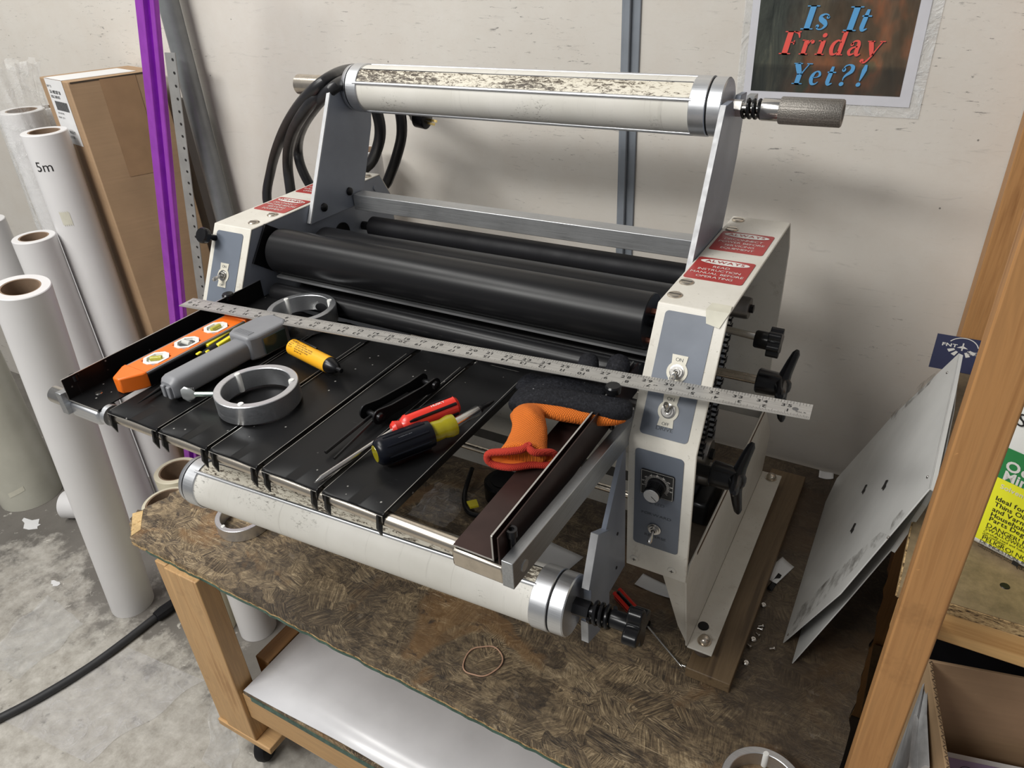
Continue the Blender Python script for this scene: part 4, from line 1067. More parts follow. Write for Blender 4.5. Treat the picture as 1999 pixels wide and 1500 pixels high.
for k in range(5): m.obox(gp_(.123 + k * .0022, -.018, .0372), dd * .0010, ss * .030, (0, 0, .0006))
m.build('grip_ribs', toolGrey, hd_)
m = MB(); m.obox(gp_(-.008, -.009, .004), dd * .006, ss * .007, (0, 0, .018)); m.obox(gp_(-.008, .002, .004), dd * .006, ss * .007, (0, 0, .018)); m.build('end_clips', toolGrey, gt, bevel=.0015)
# yellow and black folding knife beyond it
k0 = at(385, 698, 'z', .478); k1 = at(474, 642, 'z', .478); dk = (k1 - k0); dk.z = 0; dk.normalize(); sk = V((dk.y, -dk.x, 0)); O2 = V((k0.x, k0.y, ZTT + .0))
kn_ = thing('utility_knife', 'yellow and black handled knife between the level and the grey tool', 'knife', O2)
m = MB(); m.tube([O2 + V((0, 0, .008)), O2 + dk * .01 + V((0, 0, .008)), O2 + dk * .03 + V((0, 0, .009)), O2 + dk * .10 + V((0, 0, .009)), O2 + dk * .112 + V((0, 0, .008))], [.004, .007, .008, .0085, .004], 12); m.build('handle', plasM, kn_)
m = MB(); m.obox(O2 + dk * .026 + sk * -.0090 + V((0, 0, .010)), dk * .075, sk * .007, (0, 0, .0085)); m.obox(O2 + dk * .034 + sk * .0020 + V((0, 0, .009)), dk * .065, sk * .0070, (0, 0, .0075)); m.obox(O2 + dk * .002 + sk * -.0045 + V((0, 0, .0135)), dk * .009, sk * .0055, (0, 0, .003)); m.obox(O2 + dk * .013 + sk * .002 + V((0, 0, .0125)), dk * .007, sk * .004, (0, 0, .003)); m.build('yellow_grip', yellowM, kn_, bevel=.0015)
# pointed steel awl under the grey tool
w0 = at(269, 788, 'z', ZTT + .003); w1 = at(345, 737, 'z', ZTT + .004)
tag(MB().tube([w0, w0.lerp(w1, .15), w0.lerp(w1, .5), w1, w1 + (w1 - w0) * .12], [.0004, .0012, .0026, .0034, .0030], 12).build('steel_awl', darkSt), 'dark pointed steel awl sticking out from under the grey hand tool', 'awl')
# yellow voltage pen
a_ = at(577, 680, 'z', .477); b_ = at(641, 714, 'z', .475); dd = (b_ - a_); dd.z = 0; dd.normalize(); O2 = V((a_.x, a_.y, ZTT + .0115)) + dd * -.008
vp_ = thing('voltage_tester', 'stubby yellow voltage tester with black cone tip, behind the front ring', 'tester', V((O2.x, O2.y, ZTT)))
Lb = (V((b_.x, b_.y, 0)) - V((a_.x, a_.y, 0))).length + .012
MB().lathe(O2, dd, [(0, 0), (0, .009), (.003, .0115), (Lb, .0115), (Lb, 0)], 32).build('barrel', amberY, vp_)
MB().lathe(O2 + dd * Lb, dd, [(0, .0112), (.004, .0112), (.016, .0060), (.018, .0032), (.026, .0030), (.027, 0)], 28).build('tip', darkSt, vp_)
sv = V((-dd.y, dd.x, 0)) ; upv = V((0, 0, 1))
m = MB()
def cylpt(s_, a): return O2 + dd * s_ + (V((dd.y, -dd.x, 0)) * math.sin(a) + upv * math.cos(a)) * .01162
def cyltext(st, s0, a, size, wide=1.0, bold=0.0):
    x = 0
    for ch in st:
        if ch == ' ': x += .32; continue
        g = glyph(ch, bold); 
        vv = [m.bm.verts.new(cylpt(s0 + (v.x + x - g[2]) * size * wide, a - v.y * size / .0116)) for v in g[0]]
        for f in g[1]:
            try: m.bm.faces.new([vv[i] for i in f])
            except ValueError: pass
        x += g[3] - g[2] + .09
cyltext('FLUKE', .006, .10, .0040, 1.1, .03)
for i, (st, s0) in enumerate((('1AC II  20-90V', .020), ('DETECTOR AND TESTER', .021), ('DO NOT USE WHEN WET', .021), ('READ INSTRUCTIONS', .021), ('BEFORE USE', .022))): cyltext(st, s0, .12 + i * .27, .0024, 1.25, .02)
for i, st in enumerate(('CAT III', '1000V', 'CAT IV')): cyltext(st, .006, .42 + i * .25, .0020, 1.2, .02)
cyltext('CE', Lb - .020, -.55, .0048, 1.2, .0)
m.build('printing', blackP, vp_)
m = MB(); m.obox(O2 + dd * .012 + V((-dd.y, dd.x, 0)) * .006 + upv * .0085, dd * .040, V((-dd.y, dd.x, 0)) * .003, upv * .003); m.build('pocket_clip', plasM, vp_, bevel=.001)

# folding hex key set
h0 = at(742, 812, 'z', .478); h1 = at(850, 750, 'z', .478); d = (h1 - h0); d.z = 0; Lk = d.length; d.normalize(); sx_ = V((-d.y, d.x, 0)); O2 = V((h0.x, h0.y, ZTT))
hk = thing('folding_hex_key_set', 'black folding hex key set with two keys swung out', 'hex key set', O2)
for off, lbl in ((0, 'a'), (.022, 'b')):
    m = MB(); base = O2 + sx_ * off + d * (off * -.1)
    pts = []
    for k in range(9): a = PI / 2 + PI * k / 8; pts.append(base + d * (.0 + math.cos(a) * .010) + V((0, 0, .0105 + math.sin(a) * .010)))
    pts += [base + d * .020 + V((0, 0, .0035)), base + d * (Lk - .020) + V((0, 0, .0035))]
    for k in range(9): a = -PI / 2 + PI * k / 8; pts.append(base + d * (Lk + math.cos(a) * .0095) + V((0, 0, .0105 + math.sin(a) * .0095)))
    pts += [base + d * (Lk - .020) + V((0, 0, .0175)), base + d * .020 + V((0, 0, .0175))]
    m.prism(pts, sx_ * .0024); m.build('side_plate', darkSt, hk, bevel=.0004)
for s_ in (0, Lk):
    b = MB().cyl(O2 + d * s_ - sx_ * .003 + V((0, 0, .0085)), O2 + d * s_ + sx_ * .026 + V((0, 0, .0085)), .0040, n=16).build('pivot_bolt', darkSt, hk)
    MB().lathe(O2 + d * s_ - sx_ * .0002 + V((0, 0, .0105)), -sx_, [(0, 0), (0, .0062), (.003, .0050), (.0042, .0025), (.0042, 0)], 20).build('bolt_head', darkSt, b)
for k in range(5):
    MB().obox(O2 + d * .006 + sx_ * (.0040 + k * .0033) + V((0, 0, .0050)), d * (Lk - .02 - k * .004), sx_ * (.0018 + .0003 * k), (0, 0, .0030)).build('folded_key', darkSt, hk, bevel=.0003)
for (px_, py_, off, r_) in ((636, 884, .014, .0022), (653, 896, .006, .0017)):
    e_ = at(px_, py_, 'z', ZTT + .003); s_ = O2 + sx_ * off + V((0, 0, .0085))
    MB().tube([s_, s_.lerp(e_, .15), e_], [r_, r_, r_], 6).build('hex_key', darkSt, hk, angle=20)

# red screwdriver, its blade passing under the big one
t0 = at(614, 943, 'z', ZTT + .003); t1 = at(772, 838, 'z', ZTT + .010); t2 = at(893, 790, 'z', ZTT + .0125)
rs = thing('red_screwdriver', 'red and black handled phillips screwdriver, blade under the black grip driver', 'screwdriver', V((t1.x, t1.y, ZTT)))
dh = (t2 - t1).normalized(); db = (t1 - t0).normalized()
MB().lathe(t0, db, [(0, .0005), (.003, .0012), (.010, .0032), (.012, .0033), ((t1 - t0).length, .0033), ((t1 - t0).length, 0)], 20).build('blade', chromeM, rs)
m = MB()
for k in range(4):
    u_, v_, _ = frame(db); a = PI / 4 + k * PI / 2; q = u_ * math.cos(a) + v_ * math.sin(a)
    m.prism([t0 + q * .0004, t0 + db * .010 + q * .0036, t0 + db * .012 + q * .0005], db.cross(q) * .0008)
m.build('phillips_flutes', steelM, rs)
def fluted(p, d, L, r, nm, par, mat, ribm, collar=.012):
    o = MB().lathe(p, d, [(0, 0), (0, r * .55), (.004, r * .8), (collar, r * .62), (collar + .006, r * .95), (collar + .014, r), (L - .004, r), (L, r * .72), (L, 0)], 36).build(nm, mat, par)
    u, v, d = frame(d); m = MB()
    for k in range(6):
        a = k * PI / 3 + .3; q = (u * math.cos(a) + v * math.sin(a)) * (r * .97)
        m.tube([p + d * (collar + .008) + q * .94, p + d * (collar + .014) + q, p + d * (L - .005) + q], [.0014, .0021, .0021], 8)
    m.build('black_inlay', ribm, o); return o
fluted(t1 - dh * .004, dh, (t2 - t1).length + .004, .0125, 'handle', rs, redPl, plasM)
MB().text('HUSKY', t2 - dh * .026 + V((0, 0, .0128)) + V((dh.y, -dh.x, 0)) * .004, dh, V((-dh.y, dh.x, 0)), .0055, bold=.01).build('lettering', whiteP, rs)

# large multi-bit screwdriver with navy black grip
g0 = at(735, 886, 'z', ZTT + .0165); g1 = at(884, 830, 'z', ZTT + .017)
dg = (g1 - g0).normalized()
bs = thing('multi_bit_screwdriver', 'big screwdriver with black rubber grip and amber collar, steel shaft to the right', 'screwdriver', V((g0.x, g0.y, ZTT)))
Lg = (g1 - g0).length
o = MB().lathe(g0, dg, [(-.001, 0), (-.001, .010), (0, .0120), (.003, .0150), (.008, .0162), (.030, .0158), (.060, .0158), (.066, .0150), (.067, .012), (.067, 0)], 44).build('rubber_grip', navyM, bs)
m = MB(); u_, v_, _ = frame(dg)
for k in range(8):
    a = k * PI / 4; q = (u_ * math.cos(a) + v_ * math.sin(a)) * .0157
    m.tube([g0 + dg * .010 + q * .98, g0 + dg * .015 + q, g0 + dg * .055 + q, g0 + dg * .060 + q * .98], .0014, 8)
m.build('grip_flutes', navyM, o)
MB().lathe(g0 - dg * .0016, dg, [(0, 0), (0, .0095), (.002, .0105), (.004, .0105)], 32).build('amber_end', amberM, o)
m = MB(); m.text('11 IN 1', g0 + dg * .042 + V((0, 0, .0163)), dg, V((-dg.y, dg.x, 0)), .0030); m.text('CUSHION GRIP', g0 + dg * .034 + V((dg.y, -dg.x, 0)) * .007 + V((0, 0, .0146)), dg, V((-dg.y, dg.x, 0)), .0026)
m.build('lettering', plain('faint grey lettering', (.16, .17, .19), .5), o)
MB().lathe(g0 + dg * .066, dg, [(0, .0105), (.004, .0120), (.014, .0112), (.018, .0120), (.024, .0132), (Lg - .066 + .002, .0125), (Lg - .063, .0105), (Lg - .062, 0)], 36).build('amber_collar', amberM, bs)
g2 = at(934, 801, 'z', ZTT + .016); g3 = at(966, 790, 'z', ZTT + .014); ds_ = (g2 - g1).normalized()
MB().lathe(g1 - ds_ * .003, ds_, [(0, 0), (0, .0062), ((g2 - g1).length + .002, .0062), ((g2 - g1).length + .003, .0055), ((g2 - g1).length + .003, 0)], 24).build('shaft', chromeM, bs)
bt = MB().lathe(g2, ds_, [(0, .0050), (.004, .0050), (.006, .0036), (.018, .0030), (.026, .0012), (.027, 0)], 12).build('bit', darkSt, bs)

# glove: black dipped palm and fingers, orange knit back, red hem
gl = thing('work_glove', 'orange knit glove with black dipped palm crumpled on the right guide channel', 'glove', V((-.33, .58, .49)))
def zat(pts): return [at(a, b, 'z', z) for a, b, z in pts]
def fuse(m, nm, mat, vox=.0032, smooth=6):
    o = m.build(nm, mat, gl)
    r = o.modifiers.new('remesh', 'REMESH'); r.mode = 'VOXEL'; r.voxel_size = vox; r.use_smooth_shade = True
    s_ = o.modifiers.new('smooth', 'SMOOTH'); s_.factor = .6; s_.iterations = smooth
    return o
F_ = ((0, 0, 1), .62)
m = MB()
m.tube(zat([(1012, 800, .483), (1040, 778, .484), (1090, 762, .485), (1150, 758, .484), (1190, 765, .483)]), [.016, .024, .027, .024, .016], 20, smooth=4, flat=F_)       # palm
m.tube(zat([(1020, 762, .484), (1038, 745, .485), (1075, 735, .484), (1110, 728, .484)]), [.012, .015, .014, .012], 18, smooth=4, flat=F_)
m.tube(zat([(1110, 752, .483), (1135, 732, .484), (1148, 716, .500), (1150, 698, .503)]), [.014, .014, .0145, .0115], 18, smooth=4, flat=((0, 0, 1), .8))
m.tube(zat([(1160, 755, .483), (1190, 738, .484), (1206, 720, .500), (1209, 702, .503)]), [.014, .015, .016, .0125], 18, smooth=4, flat=((0, 0, 1), .8))
m.tube(zat([(1010, 800, .488), (1040, 782, .494), (1090, 782, .495), (1150, 793, .492), (1205, 800, .490), (1236, 802, .490)]), [.010, .014, .0165, .0175, .0175, .010], 22, smooth=5, flat=((0, 0, 1), .8))   # long lobe lying to the right
fuse(m, 'dipped_palm', crinkM)
m = MB()
m.tube(zat([(1012, 808, .4865), (1050, 798, .4895), (1100, 806, .4880), (1150, 814, .4850), (1200, 818, .4830), (1226, 818, .4830)]), [.010, .012, .013, .013, .010, .004], 20, smooth=4, flat=((0, 0, 1), .75))
m.tube(zat([(1018, 800, .492), (1030, 812, .494), (1034, 840, .490), (1028, 870, .486), (1022, 890, .485)]), [.013, .019, .0205, .0235, .0280], 24, smooth=5, flat=((0, 0, 1), .56))
m.tube(zat([(1000, 808, .485), (1014, 820, .484), (1022, 835, .482)]), [.005, .010, .012], 16, smooth=3)
m.tube(zat([(1024, 795, .500), (1040, 815, .4995), (1058, 838, .4925)]), [.005, .0075, .005], 14, smooth=4)
fuse(m, 'knit_back', orangeK)
# hem: flattened loop with a crimp
hp = [(957, 885, .488), (952, 897, .480), (966, 908, .474), (1000, 913, .4745), (1040, 908, .4745), (1075, 908, .474), (1086, 897, .479), (1078, 884, .488), (1045, 884, .496), (1030, 874, .499), (1016, 879, .498), (990, 882, .496)]
MB().tube(zat(hp), .0040, 12, smooth=6, closed=True).build('red_hem', redK, gl)
MB().tube(zat([(1030, 876, .498), (1024, 870, .501), (1034, 866, .502), (1037, 871, .502)]), .0018, 8, smooth=4).build('loose_thread', redK, gl)
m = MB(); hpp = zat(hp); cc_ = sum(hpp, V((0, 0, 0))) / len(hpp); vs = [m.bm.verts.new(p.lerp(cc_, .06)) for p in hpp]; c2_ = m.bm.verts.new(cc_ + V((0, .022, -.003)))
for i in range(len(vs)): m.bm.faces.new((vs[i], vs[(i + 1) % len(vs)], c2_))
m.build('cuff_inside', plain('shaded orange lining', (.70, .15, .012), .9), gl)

# ---------------- things on the bench ----------------
tag(MB().obox((-.165, .722, .0003), (.066, .0, 0), (.004, .53, 0), (0, 0, .0195)).build('wooden_runner', blockM, bevel=.0015), 'long dirty wooden strip under the right feet of the machine', 'board')
tag(MB().obox((-1.02, .722, .0003), (.066, .0, 0), (.0, .53, 0), (0, 0, .0195)).build('wooden_runner', blockM, bevel=.0015), 'wooden strip under the left feet of the machine, mostly hidden', 'board')
s0 = at(1332, 1303, 'z', .004); s1 = at(1262, 1220, 'z', .009); s2 = at(1206, 1158, 'z', .010)
sd_ = thing('small_screwdriver', 'small red and black screwdriver on the bench behind the lower star knob', 'screwdriver', V((s1.x, s1.y, .0005)))
db = (s1 - s0).normalized(); dh = (s2 - s1).normalized()
MB().lathe(s0, db, [(0, .0004), (.004, .0014), (.006, .0016), ((s1 - s0).length, .0016), ((s1 - s0).length, 0)], 12).build('blade', chromeM, sd_)
o = MB().lathe(s1 - dh * .004, dh, [(0, 0), (0, .004), (.003, .0085), (.011, .0085), (.014, .0060), (.022, .0062), (.024, .0085), (.026, .0088), ((s2 - s1).length, .0088), ((s2 - s1).length + .003, .006), ((s2 - s1).length + .003, 0)], 24).build('handle', plasM, sd_)
m = MB(); u_, v_, _ = frame(dh); m2 = MB()
for k in range(4):
    a = k * PI / 2 + .5; q = (u_ * math.cos(a) + v_ * math.sin(a)) * .0072
    m.tube([s1 + dh * .026 + q, s2 + q], .0038, 8); m2.ball(s1 + dh * .003 + q * 1.02, .0036, n=10)
m.build('red_grip', redPl, sd_); m2.build('red_spots', redPl, sd_)

m = MB(); pts = []
for k in range(40):
    a = 2 * PI * k / 40; r = .031 + .003 * math.sin(2 * a + .6) + .001 * math.sin(5 * a); pts.append(V((-.4475 + r * math.cos(a) * .86, .6055 + r * math.sin(a), .0022 + .0006 * math.sin(3 * a))))
tag(m.tube(pts, .0011, 8, closed=True).build('rubber_band', bandM), 'tan rubber band lying on the bare bench top in front', 'rubber band')

def paper(nm, pts, label, lift=.0004, mat=paperM, cat='paper', curl=.003):
    m = MB(); P = [at(a, b, 'z', .0006) for a, b in pts]; c_ = sum(P, V((0, 0, 0))) / len(P)
    n = 6; a, b, c, d = P; g = []
    for i in range(n + 1):
        for j in range(n + 1):
            u, v = i / n, j / n; p = a.lerp(b, u).lerp(d.lerp(c, u), v); p.z = lift + curl * (abs(u - .5) * 2) ** 2 * (.4 + .6 * v); g.append(m.bm.verts.new(p))
    for i in range(n):
        for j in range(n): m.bm.faces.new((g[i * (n + 1) + j], g[(i + 1) * (n + 1) + j], g[(i + 1) * (n + 1) + j + 1], g[i * (n + 1) + j + 1]))
    o = m.build(nm, mat); s_ = o.modifiers.new('thick', 'SOLIDIFY'); s_.thickness = .0003; s_.offset = 1
    return tag(o, label, cat)
paper('paper_strip', [(1256, 1121), (1318, 1150), (1310, 1171), (1239, 1143)], 'white paper strip on the bench under the front of the right tower')
paper('paper_scrap', [(1528, 1088), (1551, 1108), (1516, 1142), (1490, 1122)], 'grey white scrap between the wooden strip and the leaning side panels')
paper('paper_slip', [(1600, 919), (1628, 924), (1627, 937), (1598, 934)], 'small white slip of paper against the wall behind the machine')
paper('torn_label', [(1050, 1046), (1140, 1088), (1098, 1124), (1000, 1085)], 'grey translucent label sheet on the bench behind the lower mandrel', curl=.001)
paper('dark_film_scrap', [(1496, 1150), (1520, 1120), (1526, 1126), (1506, 1158)], 'black strip of film beside the grey white scrap', mat=plasM, cat='film')
def bitpos(px, py): p = at(px, py, 'z', .004); return (p.x, p.y)
for k, (px_, py_, big) in enumerate([(1491, 1180, 1), (1486, 1228, 0), (1471, 1247, 1), (1481, 1240, 0), (1457, 1293, 1), (1509, 1266, 0), (1464, 1262, 0), (1336, 1300, 0), (1487, 1222, 0)]):
    x_, y_ = bitpos(px_, py_); r_ = .0048 if big else .0036
    if big: o = MB().lathe((x_, y_, .0004), (.1, 0, 1), [(0, 0), (0, r_), (.003, r_), (.0042, r_ * .7), (.0042, r_ * .3), (.002, 0)], 16).build('rivet_nut', steelM)
    else: o = MB().lathe((x_, y_, .0032), (1, .6 * (k % 3 - 1), .1), [(-.005, 0), (-.005, .0016), (.001, .0016), (.0012, .003), (.003, .0028), (.0035, 0)], 12).build('small_rivet', steelM)
    tag(o, ['silver rivet nut nearest the dark film strip', 'tiny rivet in the pile beside the wooden strip, upper one', 'silver rivet nut at the left of the little pile by the wooden strip', 'tiny rivet in the middle of the little pile by the wooden strip', 'silver rivet nut lying alone right of the wooden strip end', 'tiny rivet at the tip of the front leaning side panel', 'tiny rivet just below the pile beside the wooden strip', 'tiny rivet by the blade tip of the small screwdriver', 'tiny rivet on top of the pile beside the wooden strip'][k], 'rivet', 'loose rivets and nuts on the bench')
# yellow and black tape tool and plastic bag in the dark under the machine
p = at(946, 975, 'z', .02)
tm = thing('tape_measure', 'yellow and black tape measure in the shadow under the machine', 'tape measure', (p.x, p.y, .0005))
m = MB(); m.lathe((p.x + .02, p.y + .045, .0008), (0, 0, 1), [(0, 0), (0, .036), (.004, .040), (.038, .040), (.042, .036), (.042, 0)], 36); m.build('case', plasM, tm)
MB().lathe((p.x + .02, p.y + .045, .043), (0, 0, 1), [(0, 0), (0, .026), (.0012, .026), (.0012, 0)], 30).build('face', rubberD, tm)
m = MB(); q0 = at(922, 915, 'z', .02); q1 = at(907, 968, 'z', .01); q2 = at(915, 1000, 'z', .008); q3 = at(945, 1008, 'z', .008); m.tube([q0, q1, q2, q3], .005, 10, smooth=6); m.build('strap', plasM, tm)
y0_ = at(920, 985, 'z', .014); m = MB(); m.prism([y0_ + V((-.010, .0, 0)), y0_ + V((.006, -.012, 0)), y0_ + V((.018, 0, 0)), y0_ + V((.004, .014, 0))], (0, 0, .004)); m.build('hook_tab', yellowM, tm)
p = at(850, 990, 'z', .01); m = MB(); rnd = random.Random(5); g = []
n = 14
for i in range(n + 1):
    for j in range(n + 1):
        u, v = i / n - .5, j / n - .5; g.append(m.bm.verts.new((p.x + u * .09 + rnd.uniform(-.004, .004), p.y + v * .11 + .02, .002 + max(0, .03 * (1 - 4 * (u * u + v * v))) * rnd.uniform(.3, 1))))
for i in range(n):
    for j in range(n): m.bm.faces.new((g[i * (n + 1) + j], g[(i + 1) * (n + 1) + j], g[(i + 1) * (n + 1) + j + 1], g[i * (n + 1) + j + 1]))
tag(m.build('plastic_bag', bagM, angle=80), 'crumpled clear plastic bag on the bench under the tray gap', 'plastic bag')

# two removed side covers leaning on the shelving
def lean_cover(dx, label, pts, tan=.30, base=-.05, zoff=0):
    n_ = V((1, 0, -tan)).normalized(); P0 = V((base + dx, 0, 0)); P = [onpl(a, b, P0, n_) for a, b in pts]
    lo_ = min(p.z for p in P); P = [p + V((0, 0, -min(0, lo_) + .0)) if 0 else p for p in P]
    for p in P:
        if p.z < .0008: k_ = (.0008 - p.z); p.z = .0008; p.x += k_ * tan
    c_ = sum(P, V((0, 0, 0))) / len(P)
    r = thing('side_cover_panel', label, 'panel', (c_.x, c_.y, .0))
    MB().prism([p for p in P], n_ * .0016).build('panel_sheet', coverM, r, bevel=.0005)
    m = MB(); k = len(P)
    for i in (2, 3):                                   # folded lip along the front edge
        a, b = P[i], P[(i + 1) % k]; m.prism([a, b, b + n_ * .006, a + n_ * .006], (b - a).cross(n_).normalized() * .0015)
    m.build('folded_lip', coverM, r)
    return r, P, n_
r, P, n_ = lean_cover(0, 'front one of two pale grey side panels leaning against the shelving', [(1515, 1272), (1640, 1160), (1815, 954), (1858, 760), (1872, 690), (1740, 815), (1634, 934), (1612, 980), (1560, 1150)])
def on_cover(px, py): return onpl(px, py, V((-.05, 0, 0)), n_) - n_ * .0006
m = MB()
for (px_, py_) in ((1688, 956), (1728, 948), (1666, 1032)):
    c_ = on_cover(px_, py_); a = V((0, 1, 0)); b = n_.cross(a)
    m.bm.faces.new([m.bm.verts.new(c_ + a * x_ * .011 + b * y_ * .011) for x_, y_ in ((-1, -.2), (-.2, -.5), (.2, -.9), (.5, -.3), (1, .1), (.6, .5), (.1, .9), (-.3, .4), (-.9, .5))])
m.build('black_spots', blackP, r)
for (px_, py_) in ((1526, 1250), (1540, 1240), (1812, 932), (1850, 728), (1735, 1050)): MB().lathe(on_cover(px_, py_) , -n_, [(0, 0), (0, .0022), (.0008, .0016), (.0008, 0)], 10).build('hole_rivet', steelM, r)
dirtM = NT('hand grime on enamel'); dirtM.base((.10, .085, .07)); dirtM.rough(.6); _n = dirtM.noise(dirtM.coord(), 30, 6, .7); dirtM.l(dirtM.ramp(_n, [(.45, 0.0), (.68, .6)]), dirtM.b.inputs['Alpha']); dirtM = dirtM.m
for pts in ([(1540, 1245), (1600, 1180), (1660, 1120), (1735, 1045), (1720, 1040), (1640, 1110), (1560, 1190)], [(1740, 812), (1800, 748), (1835, 722), (1815, 750), (1765, 800), (1742, 830)], [(1745, 1035), (1770, 1000), (1762, 996), (1745, 1015), (1738, 1035)]):
    m = MB(); m.bm.faces.new([m.bm.verts.new(on_cover(a, b)) for a, b in pts]); m.build('hand_grime', dirtM, r)
lean_cover(.020, 'rear one of two pale grey side panels, its edge showing behind the first', [(1532, 1312), (1650, 1178), (1738, 1075), (1800, 985), (1838, 915), (1862, 800), (1874, 692), (1760, 812), (1650, 934), (1600, 1100)])

# ---------------- wall poster ----------------
yw = YW - .0012
P0 = at(1450, 194, 'y', yw); P1 = at(1775, 210, 'y', yw); px_r = (P1 - P0); px_r.y = 0; Wp = px_r.length; pr = px_r.normalized(); pu_ = V((-pr.z, 0, pr.x))
po = thing('wall_poster', 'laminated picture poster reading Is It Friday Yet in blue and red', 'poster', V((P0.x, yw, P0.z)))
def pp(u, v, h=0): return V((P0.x, yw, P0.z)) + pr * u + pu_ * v + V((0, -h, 0))
MB().prism([pp(-.012, -.016), pp(Wp + .016, -.016), pp(Wp + .016, .36), pp(-.012, .36)], (0, -.0004, 0)).build('laminate_sleeve', m_film('poster sleeve film', .30, (.85, .86, .86), .1), po)
MB().prism([pp(0, 0, .0006), pp(Wp, 0, .0006), pp(Wp, .345, .0006), pp(0, .345, .0006)], (0, -.0003, 0)).build('paper_border', plain('poster paper', (.58, .58, .62), .35, var=.04), po)
me_o = MB(); me_o.prism([pp(.012, .015, .0011), pp(Wp - .016, .015, .0011), pp(Wp - .014, .33, .0011), pp(.012, .33, .0011)], (0, -.0002, 0))
art = me_o.build('printed_picture', artM, po)
# the lettering is drawn as broad-nib strokes with hairline serifs
def nib(m, pts, ws, o, size, sm=6):
    P = [V((a, b, 0)) for a, b in pts]; Q = []; W = []; n = len(P)
    for i in range(n - 1):
        for k in range(sm):
            t = k / sm; a, b, c, d = P[max(i - 1, 0)], P[i], P[i + 1], P[min(i + 2, n - 1)]
            Q.append(.5 * ((2 * b) + (c - a) * t + (2 * a - 5 * b + 4 * c - d) * t * t + (3 * b - a - 3 * c + d) * t ** 3)); W.append(ws[i] * (1 - t) + ws[i + 1] * t)
    Q.append(P[-1]); W.append(ws[-1]); L = []; R_ = []
    for i, q in enumerate(Q):
        t = (Q[min(i + 1, len(Q) - 1)] - Q[max(i - 1, 0)]).normalized(); nn = V((-t.y, t.x, 0)) * W[i] / 2; L.append(q + nn); R_.append(q - nn)
    for i in range(len(Q) - 1): quad2(m, L[i], L[i + 1], R_[i + 1], R_[i], o, size)
hgt = [.0016]
def tr(p, o, size): x = p.x + p.y * .20; return o + pr * (x * size) + pu_ * (p.y * size) + V((0, -hgt[0], 0)) + V((0, 0, 0))
def quad2(m, a, b, c, d, o, s_): m.quad(*[tr(V((p.x, p.y, 0)), o, s_) for p in (a, b, c, d)])
def disc(m, x, y, rx, ry, o, s_): m.bm.faces.new([m.bm.verts.new(tr(V((x + rx * math.cos(2 * PI * k / 24), y + ry * math.sin(2 * PI * k / 24), 0)), o, s_)) for k in range(24)])
def bar(m, x0, x1, y0, y1, o, s_): quad2(m, V((x0, y0)), V((x1, y0)), V((x1, y1)), V((x0, y1)), o, s_)
